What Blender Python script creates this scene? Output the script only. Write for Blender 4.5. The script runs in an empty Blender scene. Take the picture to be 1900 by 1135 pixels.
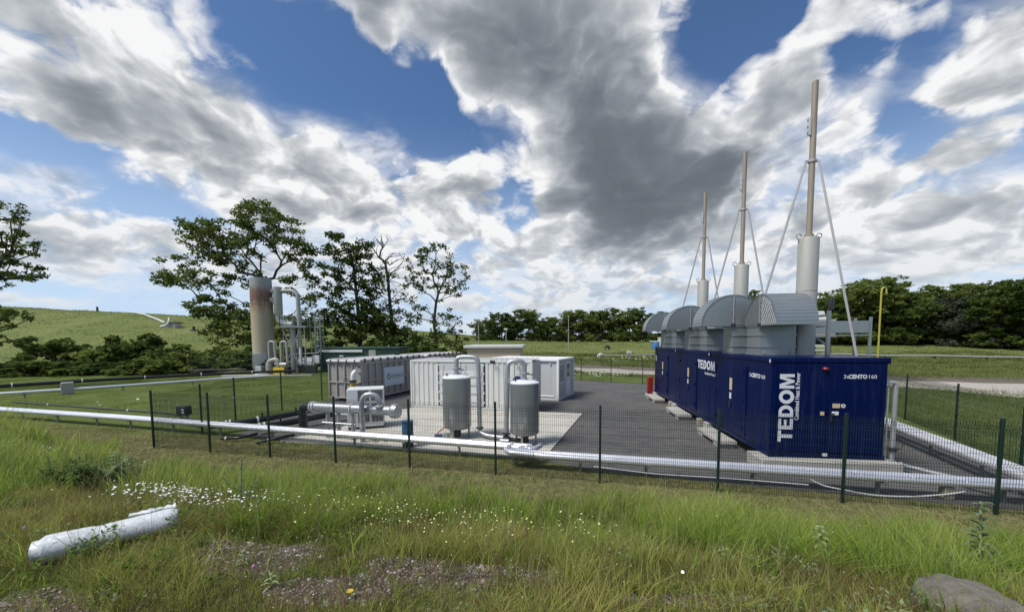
import bpy, bmesh, math, random
import numpy as np
from mathutils import Vector, Matrix, Euler
R = math.radians
sc = bpy.context.scene
C = sc.collection

EXPO = 0.6; SUN_E = 2.9; SKY_K = .060; SKY_TINT = (.82, 1.04, 1.28); CLOUD_K = 0.68

# ------------------------------------------------------------------ camera
cam_d = bpy.data.cameras.new('camera'); cam = bpy.data.objects.new('camera', cam_d); C.objects.link(cam)
sc.camera = cam
cam_d.sensor_width = 36; cam_d.lens = 13.26; cam_d.shift_y = 0.0558
cam_d.clip_start = 0.05; cam_d.clip_end = 3000
cam.matrix_world = (Matrix.Translation((0, 0, 3.75)) @ Matrix.Rotation(R(90) - math.atan(.065), 4, 'X') @ Matrix.Rotation(-.007, 4, 'Z'))

# ------------------------------------------------------------------ light and exposure
SUN_EL, SUN_AZ = 56, -118       # sun to the left and a little behind the camera, high, veiled by cloud (azimuth clockwise from +Y)
sun_d = bpy.data.lights.new('sun', 'SUN'); sun_d.energy = SUN_E; sun_d.angle = R(20); sun_d.color = (1, .95, .88)
sun = bpy.data.objects.new('sun', sun_d); C.objects.link(sun)
sd = Vector((math.sin(R(SUN_AZ)) * math.cos(R(SUN_EL)), math.cos(R(SUN_AZ)) * math.cos(R(SUN_EL)), math.sin(R(SUN_EL))))
sun.rotation_euler = sd.to_track_quat('Z', 'Y').to_euler()
sc.view_settings.view_transform = 'Standard'; sc.view_settings.look = 'None'; sc.view_settings.gamma = 1
sc.view_settings.exposure = EXPO
sc.cycles.max_bounces = 6; sc.cycles.transparent_max_bounces = 8
sc.cycles.sample_clamp_indirect = 6

# ------------------------------------------------------------------ sky: Nishita plus a procedural layer of cloud
w = bpy.data.worlds.new('World'); sc.world = w; w.use_nodes = True
w.cycles.sampling_method = 'MANUAL'; w.cycles.sample_map_resolution = 512
nt = w.node_tree; nt.nodes.clear()
class G:
    """small node-graph helper"""
    def __init__(s, nt): s.nt = nt
    def n(s, t, **kw):
        o = s.nt.nodes.new(t)
        for k, v in kw.items(): setattr(o, k, v)
        return o
    def put(s, sock, v):
        if v is None: return
        if isinstance(v, bpy.types.NodeSocket): s.nt.links.new(v, sock)
        else: sock.default_value = v
    def m(s, op, a, b=None, c=None, clamp=False):
        o = s.n('ShaderNodeMath', operation=op, use_clamp=clamp)
        for i, v in enumerate((a, b, c)): s.put(o.inputs[i], v)
        return o.outputs[0]
    def v(s, op, a, b=None, scale=None):
        o = s.n('ShaderNodeVectorMath', operation=op); s.put(o.inputs[0], a); s.put(o.inputs[1], b)
        if scale is not None: s.put(o.inputs['Scale'], scale)
        return o.outputs['Value'] if op in ('LENGTH', 'DOT_PRODUCT') else o.outputs[0]
    def noise(s, vec, scale, detail=4, rough=.55, col=False, dist=0, lac=2):
        o = s.n('ShaderNodeTexNoise'); s.put(o.inputs['Vector'], vec); s.put(o.inputs['Scale'], scale)
        o.inputs['Detail'].default_value = detail; o.inputs['Roughness'].default_value = rough
        o.inputs['Distortion'].default_value = dist; o.inputs['Lacunarity'].default_value = lac
        return o.outputs['Color' if col else 'Fac']
    def voro(s, vec, scale, detail=0, rough=.5, feature='F1', rnd=1, out='Distance'):
        o = s.n('ShaderNodeTexVoronoi', feature=feature); s.put(o.inputs['Vector'], vec); s.put(o.inputs['Scale'], scale)
        o.inputs['Randomness'].default_value = rnd
        if 'Detail' in o.inputs: o.inputs['Detail'].default_value = detail; o.inputs['Roughness'].default_value = rough
        return o.outputs[out]
    def rng(s, v, a, b, c=0., d=1., smooth=True):
        o = s.n('ShaderNodeMapRange', interpolation_type='SMOOTHSTEP' if smooth else 'LINEAR')
        for i, x in enumerate((v, a, b, c, d)): s.put(o.inputs[i], x)
        return o.outputs[0]
    def mix(s, f, a, b, mode='MIX'):
        o = s.n('ShaderNodeMix', data_type='RGBA', blend_type=mode)
        s.put(o.inputs[0], f); s.put(o.inputs[6], a if not isinstance(a, tuple) else (*a, 1)[:4]); s.put(o.inputs[7], b if not isinstance(b, tuple) else (*b, 1)[:4])
        return o.outputs[2]
    def ramp(s, v, pts, interp='LINEAR'):
        o = s.n('ShaderNodeValToRGB'); s.put(o.inputs[0], v); e = o.color_ramp.elements; o.color_ramp.interpolation = interp
        while len(e) < len(pts): e.new(.5)
        for q, (p, c) in zip(e, pts): q.position = p; q.color = (*c, 1)[:4]
        return o.outputs[0]
    def mapping(s, v, loc=(0, 0, 0), rot=(0, 0, 0), scale=(1, 1, 1), typ='POINT'):
        o = s.n('ShaderNodeMapping', vector_type=typ); s.put(o.inputs[0], v); s.put(o.inputs[1], loc) if typ != 'NORMAL' else None
        o.inputs['Rotation'].default_value = rot; o.inputs['Scale'].default_value = scale
        return o.outputs[0]
g = G(nt)
DIR = g.n('ShaderNodeTexCoord').outputs['Generated']
# cloud masses: (azimuth, elevation, tilt, long radius, short radius, weight); negative = a hole of blue
COVER = [(-48.3, 25.3, -1, 0.287, 0.156, 1.0), (-40.3, 22.8, -13, 0.171, 0.097, 0.8), (-34.4, 23.4, -8, 0.113, 0.072, 0.5), (-5.1, 38.3, -6, 0.402, 0.135, 1.3), (5.0, 33.0, -27, 0.23, 0.134, 0.9), (15.5, 33.6, -9, 0.134, 0.187, 1.0), (7.3, 27.8, -12, 0.235, 0.132, 0.8), (21.4, 22.1, -1, 0.325, 0.188, 1.7), (14.2, 18.4, -5, 0.231, 0.124, 1.0), (-5.4, 22.4, 2, 0.141, 0.071, 1.0), (-7.0, 17.2, 2, 0.159, 0.076, 0.9), (4.1, 12.8, -6, 0.225, 0.067, 0.9), (-32.5, 18.2, 11, 0.101, 0.069, 1.0), (-23.2, 19.7, -2, 0.199, 0.094, 0.9), (-18.8, 25.4, -3, 0.197, 0.055, 0.8), (-28.1, 24.8, 2, 0.122, 0.052, 0.45), (-47.0, 12.0, 5, 0.262, 0.046, 0.7), (-51.3, 7.7, 9, 0.156, 0.052, 0.6), (-40.1, 9.3, -3, 0.248, 0.064, 0.6), (-49.9, 15.1, 17, 0.075, 0.03, 0.55), (-19.2, 14.8, 0, 0.337, 0.114, 0.9), (34.6, 27.1, -18, 0.075, 0.072, 0.8), (41.4, 24.0, 18, 0.044, 0.052, 0.9), (50.6, 23.0, -6, 0.074, 0.095, 1.1), (46.3, 14.7, -9, 0.172, 0.101, 0.85), (40.6, 11.0, -10, 0.248, 0.083, 0.8), (51.9, 9.9, -13, 0.082, 0.084, 0.8), (4.1, 7.4, -1, 0.468, 0.069, 0.8), (23.0, 11.4, -5, 0.21, 0.075, 0.7), (26.9, 34.3, -31, 0.116, 0.045, 0.2), (39.8, 30.4, -2, 0.092, 0.061, 0.3), (47.8, 27.5, -16, 0.08, 0.046, 0.4), (-21.3, 31.3, 11, 0.031, 0.037, 0.5), (-18.5, 34.7, 10, 0.041, 0.025, 0.5), (-25.2, 33.1, 14, 0.024, 0.025, 0.4), (-36.7, 7.2, 5, 0.586, 0.045, 0.35), (37.9, 6.0, -5, 0.316, 0.055, 0.4), (-27.1, 31.2, -16, 0.154, 0.112, -0.9), (-22.4, 36.3, 5, 0.105, 0.051, -0.3), (-11.4, 28.8, -22, 0.1, 0.067, -1.2), (-50.1, 17.8, -2, 0.085, 0.038, -0.9), (-42.9, 15.0, 7, 0.119, 0.048, -0.9), (1.4, 21.1, -69, 0.112, 0.078, -1.3), (27.6, 32.8, -16, 0.132, 0.096, -1.1), (46.0, 21.2, -36, 0.091, 0.034, -0.9), (39.2, 28.4, -22, 0.045, 0.057, -0.9), (8.9, 17.4, -3, 0.052, 0.037, -0.6), (-51.5, 9.6, 11, 0.034, 0.017, -0.3), (-39.8, 30.7, -28, 0.035, 0.027, -0.5), (-6.3, 11.7, 1, 0.096, 0.033, -0.7), (-8.0, 6.7, 1, 0.111, 0.03, -0.8), (-51.5, 4.0, 4, 0.204, 0.026, -0.7), (50.2, 5.3, -7, 0.102, 0.022, -0.3), (-14.6, 22.5, 5, 0.073, 0.028, -0.5)]
DARK = [(-9.6, 37.6, -2, 0.426, 0.136, 1.2), (22.7, 21.9, -3, 0.3, 0.162, 1.45), (31.5, 21.5, -13, 0.133, 0.082, 0.5), (14.2, 17.7, -5, 0.178, 0.087, 0.7), (-49.8, 23.1, -3, 0.237, 0.089, 0.75), (0.9, 11.3, -1, 0.163, 0.04, 0.45), (-24.6, 16.9, 2, 0.176, 0.035, 0.35), (-5.4, 20.4, 2, 0.143, 0.048, 0.5), (-33.6, 16.8, 10, 0.099, 0.026, 0.3), (48.1, 15.1, -17, 0.156, 0.052, 0.35), (11.9, 29.2, -6, 0.068, 0.061, 0.5), (21.7, 5.0, -2, 0.179, 0.039, 0.4), (50.4, 21.0, -24, 0.078, 0.046, 0.25), (42.5, 8.4, -8, 0.188, 0.041, 0.3)]

def masses(vec, lst):
    acc = 0.
    for az, el, tilt, r1, r2, wt in lst:
        az, el, t = R(az), R(el), R(tilt)
        d = Vector((math.sin(az) * math.cos(el), math.cos(az) * math.cos(el), math.sin(el)))
        e = Vector((math.cos(az), -math.sin(az), 0)); n_ = e.cross(d) * -1
        if n_.z < 0: n_ = -n_
        a1 = e * math.cos(t) + n_ * math.sin(t); a2 = n_ * math.cos(t) - e * math.sin(t)
        M = Matrix((a1, a2, a1.cross(a2))).transposed()
        q = g.mapping(vec, d, M.to_euler(), (r1 * 1.35, r2 * 1.35, .6), 'TEXTURE')
        o = g.n('ShaderNodeTexGradient', gradient_type='QUADRATIC_SPHERE'); g.put(o.inputs[0], q)
        o.gradient_type = 'SPHERICAL'
        acc = g.m('MULTIPLY_ADD', g.rng(o.outputs['Fac'], 0, .9), wt, acc)
    return acc
sep = g.n('ShaderNodeSeparateXYZ'); g.put(sep.inputs[0], DIR)
zz = g.m('MAXIMUM', sep.outputs['Z'], -.02)
inv = g.m('DIVIDE', 1., g.m('ADD', zz, .62))
PL = g.v('SCALE', DIR, scale=inv)                                     # flattens the layer towards the horizon
PLs = g.v('MULTIPLY', PL, (1, 1, 1.6))
w1 = g.v('SCALE', g.v('SUBTRACT', g.noise(PLs, 3.0, 3, .55, col=True), (.5, .5, .5)), scale=.16)
w2 = g.v('SCALE', g.v('SUBTRACT', g.noise(PLs, 9.5, 3, .6, col=True), (.5, .5, .5)), scale=.055)
WD = g.v('ADD', g.v('ADD', DIR, w1), w2)                              # warped direction for the big masses
big = masses(WD, COVER)
dark = masses(WD, DARK)
PW = g.v('ADD', PLs, g.v('SCALE', w1, scale=1.2))
def ridged(P, scale, detail, rough):
    o = g.n('ShaderNodeTexNoise', noise_type='RIDGED_MULTIFRACTAL'); g.put(o.inputs['Vector'], P); g.put(o.inputs['Scale'], scale)
    o.inputs['Detail'].default_value = detail; o.inputs['Roughness'].default_value = rough
    o.inputs['Offset'].default_value = 1.0; o.inputs['Gain'].default_value = 1.6
    return o.outputs['Fac']
def body(P, dt):
    """billowing detail: fractal noise with rounded puffs between sharp creases"""
    return g.m('SUBTRACT', g.noise(P, 4.6, 2 + dt, .56), g.m('MULTIPLY', ridged(P, 6.2, dt, .58), .17))
b0 = body(PW, 5)
lo = g.v('ADD', PW, (.004, .010, .034))
b1 = body(lo, 3)
wis = g.noise(g.mapping(PLs, rot=(0, 0, R(25)), scale=(1, 2.4, 1)), 2.6, 6, .62, dist=.4)
f = g.m('ADD', g.m('MULTIPLY_ADD', b0, 3.2, -1.00), g.m('MULTIPLY', big, .85))
cov = g.rng(f, .02, .72)
veil = g.m('MULTIPLY', g.rng(g.m('ADD', g.m('ADD', wis, g.m('MULTIPLY', big, .26)), g.m('MULTIPLY', g.rng(sep.outputs['Z'], .42, .05), .16)), .47, .95), .85)
alpha = g.m('MULTIPLY', g.m('MAXIMUM', cov, veil), g.rng(sep.outputs['Z'], -.03, 0))
# thickness shades the cloud from behind: thin rims glow, deep bodies go grey
thick = g.m('ADD', g.m('MULTIPLY', g.rng(f, .35, 2.3, smooth=False), .42), g.m('MULTIPLY', g.m('MULTIPLY', dark, .80), g.rng(f, .15, 1.7)))
lit = g.m('MULTIPLY', g.m('SUBTRACT', b0, b1), 2.5)
soft = g.m('MULTIPLY', g.m('SUBTRACT', g.noise(g.v('ADD', PW, (3.1, 1.7, .4)), 3.2, 4, .52), .5), .55)
tone = g.m('MULTIPLY', g.m('ADD', g.m('SUBTRACT', thick, lit), g.m('MULTIPLY', soft, g.rng(thick, .05, .5))), .84)
tone = g.m('MAXIMUM', tone, 0.); tone = g.m('DIVIDE', tone, g.m('ADD', tone, .7))
ccol = g.ramp(tone, [(0, (.90, .905, .91)), (.10, (.76, .775, .79)), (.24, (.57, .595, .62)), (.38, (.395, .425, .46)), (.50, (.255, .285, .32)), (.62, (.165, .19, .22)), (.75, (.115, .14, .16))])
sky = g.n('ShaderNodeTexSky', sky_type='NISHITA', sun_disc=False); sky.sun_elevation = R(SUN_EL); sky.sun_rotation = R(SUN_AZ)
sky.altitude = 100; sky.air_density = 1; sky.dust_density = .6; sky.ozone_density = 1.6
skyc = g.v('SCALE', sky.outputs[0], scale=SKY_K)
skyc = g.v('MULTIPLY', skyc, SKY_TINT)
skyc = g.mix(g.rng(sep.outputs['Z'], .50, -.02, 0, .85), skyc, (.40, .51, .66))
hz = g.rng(sep.outputs['Z'], -.02, .30)
ccol2 = g.mix(g.m('MULTIPLY_ADD', hz, -.55, .55), ccol, (.55, .62, .70))
final = g.mix(alpha, skyc, g.v('SCALE', ccol2, scale=CLOUD_K))
bg = g.n('ShaderNodeBackground'); g.put(bg.inputs[0], final); bg.inputs[1].default_value = 1
ou = g.n('ShaderNodeOutputWorld'); nt.links.new(bg.outputs[0], ou.inputs[0])

# ------------------------------------------------------------------ helpers
rnd = random.Random(7)
def link(o, parent=None):
    C.objects.link(o)
    if parent is not None: o.parent = parent
    return o
def tag(o, label=None, cat=None, group=None, kind=None):
    for k, v in (('label', label), ('category', cat), ('group', group), ('kind', kind)):
        if v: o[k] = v
    return o
def thing(name, label, cat, loc=(0, 0, 0), rz=0, group=None):
    o = bpy.data.objects.new(name, None); o.empty_display_size = .3; C.objects.link(o); o.location = loc; o.rotation_euler = (0, 0, rz)
    return tag(o, label, cat, group)
def copy_tree(o, parent=None):
    c = o.copy(); C.objects.link(c)
    if parent is not None: c.parent = parent
    for ch in list(o.children): copy_tree(ch, c)
    return c
def np_obj(name, V, F, mat, parent=None, attrs=None, smooth=False):
    """mesh object from numpy arrays; F is (n,3) or (n,4)"""
    me = bpy.data.meshes.new(name); V = np.asarray(V, np.float32); F = np.asarray(F, np.int32); k = F.shape[1]
    me.vertices.add(len(V)); me.vertices.foreach_set('co', V.ravel())
    me.loops.add(F.size); me.loops.foreach_set('vertex_index', F.ravel())
    me.polygons.add(len(F)); me.polygons.foreach_set('loop_start', np.arange(len(F), dtype=np.int32) * k)
    if smooth: me.polygons.foreach_set('use_smooth', np.ones(len(F), bool))
    me.update(calc_edges=True)
    for nm, a in (attrs or {}).items():
        at = me.attributes.new(nm, 'FLOAT', 'POINT'); at.data.foreach_set('value', np.asarray(a, np.float32))
    me.materials.append(mat)
    return link(bpy.data.objects.new(name, me), parent)
class MB:
    """collects boxes, tubes and plates and links them as one mesh object"""
    def __init__(s): s.V = []; s.F = []; s.M = Matrix()
    def at(s, loc=(0, 0, 0), rot=(0, 0, 0)):
        s.M = Matrix.Translation(loc) @ Euler(rot).to_matrix().to_4x4(); return s
    def add(s, vs, fs):
        n = len(s.V); s.V += [tuple(s.M @ Vector(v)) for v in vs]; s.F += [tuple(i + n for i in f) for f in fs]; return s
    def box(s, x0, x1, y0, y1, z0, z1):
        v = [(x, y, z) for z in (z0, z1) for y in (y0, y1) for x in (x0, x1)]
        return s.add(v, [(0, 2, 3, 1), (4, 5, 7, 6), (0, 1, 5, 4), (2, 6, 7, 3), (0, 4, 6, 2), (1, 3, 7, 5)])
    def bar(s, a, b, w, h=None):
        """square bar between two points"""
        h = h or w; a = Vector(a); b = Vector(b); d = (b - a).normalized()
        u = d.cross(Vector((0, 0, 1))); u = Vector((1, 0, 0)) if u.length < 1e-3 else u.normalized(); t = u.cross(d)
        v = [p + u * (sx * w / 2) + t * (sy * h / 2) for p in (a, b) for sx, sy in ((-1, -1), (1, -1), (1, 1), (-1, 1))]
        return s.add(v, [(3, 2, 1, 0), (4, 5, 6, 7)] + [(i, (i + 1) % 4, (i + 1) % 4 + 4, i + 4) for i in range(4)])
    def tube(s, pts, r, seg=12, bend=0, caps=True, rs=None):
        """round pipe along points; corners rounded to the given radius"""
        P = [Vector(p) for p in pts]
        if bend:
            Q = [P[0]]
            for i in range(1, len(P) - 1):
                a, b, c = P[i - 1], P[i], P[i + 1]; l = min(bend, (a - b).length * .48, (c - b).length * .48)
                p, q = b + (a - b).normalized() * l, b + (c - b).normalized() * l
                for k in range(7):
                    t = k / 6; Q.append(p * (1 - t) ** 2 + b * 2 * t * (1 - t) + q * t * t)
            Q.append(P[-1]); P = Q
        n = len(P); rs = rs or [r] * n; u = None; V = []; F = []
        for i, p in enumerate(P):
            d = (P[min(i + 1, n - 1)] - P[max(i - 1, 0)]).normalized()
            if u is None: u = d.cross(Vector((0, 0, 1))); u = Vector((1, 0, 0)) if u.length < 1e-3 else u.normalized()
            else: u = (u - d * u.dot(d)).normalized()
            t = d.cross(u)
            V += [p + (u * math.cos(2 * math.pi * j / seg) + t * math.sin(2 * math.pi * j / seg)) * rs[i] for j in range(seg)]
        for i in range(n - 1):
            F += [(i * seg + j, i * seg + (j + 1) % seg, (i + 1) * seg + (j + 1) % seg, (i + 1) * seg + j) for j in range(seg)]
        if caps: F += [tuple(range(seg))[::-1], tuple((n - 1) * seg + j for j in range(seg))]
        return s.add(V, F)
    def cyl(s, a, b, r, r2=None, seg=20, caps=True): return s.tube([a, b], r, seg, caps=caps, rs=[r, r if r2 is None else r2])
    def lathe(s, prof, c=(0, 0, 0), seg=32):
        V = []; F = []; n = len(prof)
        for r, z in prof: V += [(c[0] + r * math.cos(2 * math.pi * j / seg), c[1] + r * math.sin(2 * math.pi * j / seg), c[2] + z) for j in range(seg)]
        for i in range(n - 1): F += [(i * seg + j, i * seg + (j + 1) % seg, (i + 1) * seg + (j + 1) % seg, (i + 1) * seg + j) for j in range(seg)]
        F += [tuple(range(seg))[::-1], tuple((n - 1) * seg + j for j in range(seg))]
        return s.add(V, F)
    def prism(s, poly, a, b, f):
        """extrude a 2-D polygon between a and b; f(u, v, w) -> 3-D"""
        n = len(poly); V = [f(u, v, a) for u, v in poly] + [f(u, v, b) for u, v in poly]
        return s.add(V, [tuple(range(n))[::-1], tuple(range(n, 2 * n))] + [(i, (i + 1) % n, (i + 1) % n + n, i + n) for i in range(n)])
    def build(s, name, mat, parent=None, smooth=True, bevel=0, loc=None):
        me = bpy.data.meshes.new(name); me.from_pydata(s.V, [], s.F)
        bm = bmesh.new(); bm.from_mesh(me); bmesh.ops.recalc_face_normals(bm, faces=bm.faces)
        for fc in bm.faces: fc.smooth = smooth
        if smooth:
            for e in bm.edges:
                if len(e.link_faces) == 2 and e.calc_face_angle(0) > .6: e.smooth = False
        bm.to_mesh(me); bm.free(); me.materials.append(mat)
        o = link(bpy.data.objects.new(name, me), parent)
        if loc: o.location = loc
        if bevel:
            md = o.modifiers.new('bevel', 'BEVEL'); md.width = bevel; md.segments = 2; md.limit_method = 'ANGLE'; md.angle_limit = .6
        return o
def text_obj(txt, name, mat, parent, size, M, bold=0, squeeze=1, align='LEFT'):
    cu = bpy.data.curves.new('t', 'FONT'); cu.body = txt; cu.size = size; cu.offset = bold; cu.extrude = .002; cu.resolution_u = 2; cu.align_x = align
    o = bpy.data.objects.new('t', cu); C.objects.link(o); bpy.context.view_layer.update()
    me = bpy.data.meshes.new_from_object(o); bpy.data.objects.remove(o)
    me.transform(M @ Matrix.Diagonal((squeeze, 1, 1, 1))); me.materials.clear(); me.materials.append(mat)
    r = bpy.data.objects.new(name, me); return link(r, parent)

# ------------------------------------------------------------------ materials
def newmat(name):
    m = bpy.data.materials.new(name); m.use_nodes = True; m.node_tree.nodes.clear(); gg = G(m.node_tree)
    out = gg.n('ShaderNodeOutputMaterial'); p = gg.n('ShaderNodeBsdfPrincipled'); gg.nt.links.new(p.outputs[0], out.inputs[0])
    return m, gg, p, out
def mat(name, col, rough=.5, metal=0, var=.12, scale=3., bump=0, bscale=40, dirt=None, dirt_amt=.3, streak=False, spec=.5, rvar=.1, coat=0):
    m, gg, p, out = newmat(name)
    co = gg.n('ShaderNodeTexCoord').outputs['Object']
    n1 = gg.noise(co, scale, 5, .6); n2 = gg.noise(co, scale * 9, 3, .6)
    k = gg.m('ADD', gg.m('MULTIPLY', gg.m('SUBTRACT', n1, .5), var * 3), gg.m('MULTIPLY', gg.m('SUBTRACT', n2, .5), var * 1.2))
    c = gg.mix(gg.m('ADD', k, .5, clamp=True), tuple(x * (1 - var) for x in col), tuple(min(1, x * (1 + var)) for x in col))
    if dirt:
        sv = gg.mapping(co, scale=(6, 6, .5)) if streak else co
        dm = gg.rng(gg.m('ADD', gg.noise(sv, 1.3 if streak else scale * .7, 7, .65), gg.m('MULTIPLY', n2, .12)), .55, .78)
        c = gg.mix(gg.m('MULTIPLY', dm, dirt_amt), c, dirt)
    gg.put(p.inputs['Base Color'], c); gg.put(p.inputs['Roughness'], gg.m('MULTIPLY_ADD', n1, rvar * 2, rough - rvar, clamp=True))
    p.inputs['Metallic'].default_value = metal; p.inputs['Specular IOR Level'].default_value = spec
    if coat: p.inputs['Coat Weight'].default_value = coat; p.inputs['Coat Roughness'].default_value = .15
    if bump:
        b = gg.n('ShaderNodeBump'); b.inputs['Strength'].default_value = bump; b.inputs['Distance'].default_value = .02
        gg.put(b.inputs['Height'], gg.noise(co, bscale, 4, .6)); gg.nt.links.new(b.outputs[0], p.inputs['Normal'])
    return m
M_ = {}
M_['blue'] = mat('blue_paint', (.0009, .0058, .050), .34, 0, .14, .8, dirt=(.020, .034, .085), dirt_amt=.55, streak=True, bump=.05, bscale=4, spec=.10)
M_['white'] = mat('white_letters', (.62, .63, .65), .5, 0, .06)
M_['galv'] = mat('galvanised_sheet', (.27, .30, .31), .42, .55, .12, 2.2, dirt=(.22, .24, .25), dirt_amt=.4, streak=True)
M_['alu'] = mat('bright_aluminium', (.78, .79, .82), .36, .6, .05, 1.5, bump=.10, bscale=9)
M_['tank'] = mat('brushed_steel', (.36, .37, .37), .36, .8, .10, 1.5, dirt=(.46, .47, .46), dirt_amt=.5, streak=True)
M_['steelpipe'] = mat('steel_pipe', (.42, .44, .45), .38, .6, .10, 4)
M_['tankwhite'] = mat('white_tank_cap', (.72, .74, .75), .4, .1, .06)
M_['flue'] = mat('weathered_flue_steel', (.30, .25, .195), .58, .15, .16, 2, dirt=(.12, .095, .07), dirt_amt=.5, streak=True)
M_['silencer'] = mat('painted_silencer', (.34, .34, .315), .55, .1, .08, 2, dirt=(.26, .24, .19), dirt_amt=.6, streak=True)
M_['strut'] = mat('strut_grey', (.38, .37, .36), .5, .3, .08, 2)
M_['cwhite'] = mat('white_container_paint', (.58, .59, .56), .5, 0, .05, 1, dirt=(.36, .32, .23), dirt_amt=.6, streak=True)
M_['cabin'] = mat('cabin_grey_paint', (.47, .49, .49), .5, 0, .04, 1, dirt=(.36, .36, .34), dirt_amt=.3, streak=True)
M_['cabintrim'] = mat('cabin_white_trim', (.72, .73, .73), .45, 0, .04)
M_['tan'] = mat('beige_render', (.55, .44, .28), .7, 0, .06)
M_['bin'] = mat('grey_bin_steel', (.31, .30, .28), .55, .1, .12, 1.5, dirt=(.16, .12, .09), dirt_amt=.5, streak=True)
M_['tarp'] = mat('pale_tarpaulin', (.50, .49, .47), .6, 0, .10, 3, bump=.3, bscale=8)
M_['concrete'] = mat('cast_concrete', (.36, .35, .32), .8, 0, .14, 2, bump=.2, bscale=30, dirt=(.2, .19, .16), dirt_amt=.4)
M_['black'] = mat('black_plastic_pipe', (.012, .012, .013), .35, 0, .2, 4)
M_['dark'] = mat('dark_steel', (.035, .035, .037), .5, .2, .2, 4)
M_['fence'] = mat('dark_green_coating', (.006, .022, .016), .42, 0, .15, 6)
M_['rubber'] = mat('black_rubber', (.015, .015, .016), .7, 0, .2)
M_['bluedrum'] = mat('blue_drum_plastic', (.012, .06, .12), .4, 0, .1)
M_['bluefl'] = mat('blue_flange', (.01, .02, .12), .4, 0, .1)
M_['red'] = mat('red_paint', (.22, .012, .015), .4, 0, .1)
M_['yellow'] = mat('yellow_paint', (.62, .46, .02), .5, 0, .1, dirt=(.3, .2, .02), dirt_amt=.5)
M_['ypipe'] = mat('yellow_gas_pipe', (.42, .37, .06), .45, 0, .06)
M_['ochre'] = mat('ochre_pipe', (.36, .24, .05), .5, 0, .15)
M_['green'] = mat('dark_green_cladding', (.02, .055, .04), .5, 0, .1, 1)
M_['acwhite'] = mat('white_enamel', (.66, .67, .66), .35, 0, .03)
M_['sign'] = mat('sign_panel', (.50, .56, .62), .4, 0, .03)
M_['logogreen'] = mat('logo_green', (.03, .25, .07), .5, 0, .05)
M_['letter_dark'] = mat('dark_letters', (.05, .07, .07), .5, 0, .05)
M_['redhose'] = mat('red_hose', (.4, .06, .03), .5, 0, .1)
M_['timber'] = mat('grey_timber', (.30, .27, .22), .8, 0, .2, 6)
M_['rock'] = mat('grey_rock', (.17, .155, .13), .95, 0, .4, 7, bump=1.0, bscale=22, dirt=(.07, .07, .04), dirt_amt=.9)
M_['wrap'] = mat('white_plastic_wrap', (.56, .59, .61), .42, 0, .10, 5, bump=.6, bscale=9, dirt=(.30, .28, .22), dirt_amt=.7)
M_['glass'] = mat('window_glass', (.10, .12, .13), .08, 0, .1, spec=.8)
M_['stone'] = mat('pebble_stone', (.30, .27, .24), .8, 0, .35, 14)
M_['sticker'] = mat('sticker_tan', (.55, .42, .25), .5, 0, .2, 20)
def flare_mat():
    m, gg, p, out = newmat('flare_column_paint'); co = gg.n('ShaderNodeTexCoord').outputs['Object']
    z = gg.n('ShaderNodeSeparateXYZ'); gg.put(z.inputs[0], co); st = gg.noise(gg.mapping(co, scale=(3, 3, .35)), 1.5, 7, .65)
    zz = gg.m('ADD', z.outputs['Z'], gg.m('MULTIPLY', gg.m('SUBTRACT', st, .5), 3.2))
    base = gg.ramp(gg.m('DIVIDE', zz, 11.), [(0, (.33, .34, .34)), (.19, (.33, .34, .34)), (.21, (.40, .36, .26)), (.62, (.37, .31, .21)), (.70, (.28, .19, .12)), (.76, (.15, .075, .055)), (.84, (.20, .12, .09)), (.88, (.27, .28, .27)), (1, (.29, .32, .33))])
    c = gg.mix(gg.m('MULTIPLY', gg.rng(gg.noise(gg.mapping(co, scale=(5, 5, .4)), 2.2, 6, .7), .5, .75), .55), base, (.17, .08, .04))
    gg.put(p.inputs['Base Color'], c); p.inputs['Roughness'].default_value = .7
    return m
M_['flare'] = flare_mat()
def leaf_mat(name, c0, c1, trans=.3):
    m = bpy.data.materials.new(name); m.use_nodes = True; m.node_tree.nodes.clear(); gg = G(m.node_tree)
    at = gg.n('ShaderNodeAttribute', attribute_name='tint'); c = gg.mix(at.outputs['Fac'], c0, c1)
    oi = gg.n('ShaderNodeObjectInfo'); hsv = gg.n('ShaderNodeHueSaturation'); gg.put(hsv.inputs['Color'], c)
    gg.put(hsv.inputs['Value'], gg.m('MULTIPLY_ADD', oi.outputs['Random'], .8, .65)); gg.put(hsv.inputs['Hue'], gg.m('MULTIPLY_ADD', oi.outputs['Random'], -.03, .513))
    d = gg.n('ShaderNodeBsdfDiffuse'); t = gg.n('ShaderNodeBsdfTranslucent'); mx = gg.n('ShaderNodeMixShader'); mx.inputs[0].default_value = trans
    gg.put(d.inputs[0], hsv.outputs[0]); gg.put(t.inputs[0], hsv.outputs[0]); gg.nt.links.new(d.outputs[0], mx.inputs[1]); gg.nt.links.new(t.outputs[0], mx.inputs[2])
    o = gg.n('ShaderNodeOutputMaterial'); gg.nt.links.new(mx.outputs[0], o.inputs[0]); return m
M_['leaf'] = leaf_mat('oak_leaves', (.042, .070, .018), (.130, .175, .042), .5)
M_['leaf2'] = leaf_mat('tree_line_leaves', (.050, .085, .022), (.155, .200, .050), .45)
M_['leafgrey'] = leaf_mat('greyish_leaves', (.055, .070, .045), (.11, .13, .085), .3)
M_['bush'] = leaf_mat('bramble_leaves', (.045, .075, .020), (.135, .180, .050), .45)
M_['bark'] = mat('bark', (.045, .038, .030), .9, 0, .25, 5, bump=.5)
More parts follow.
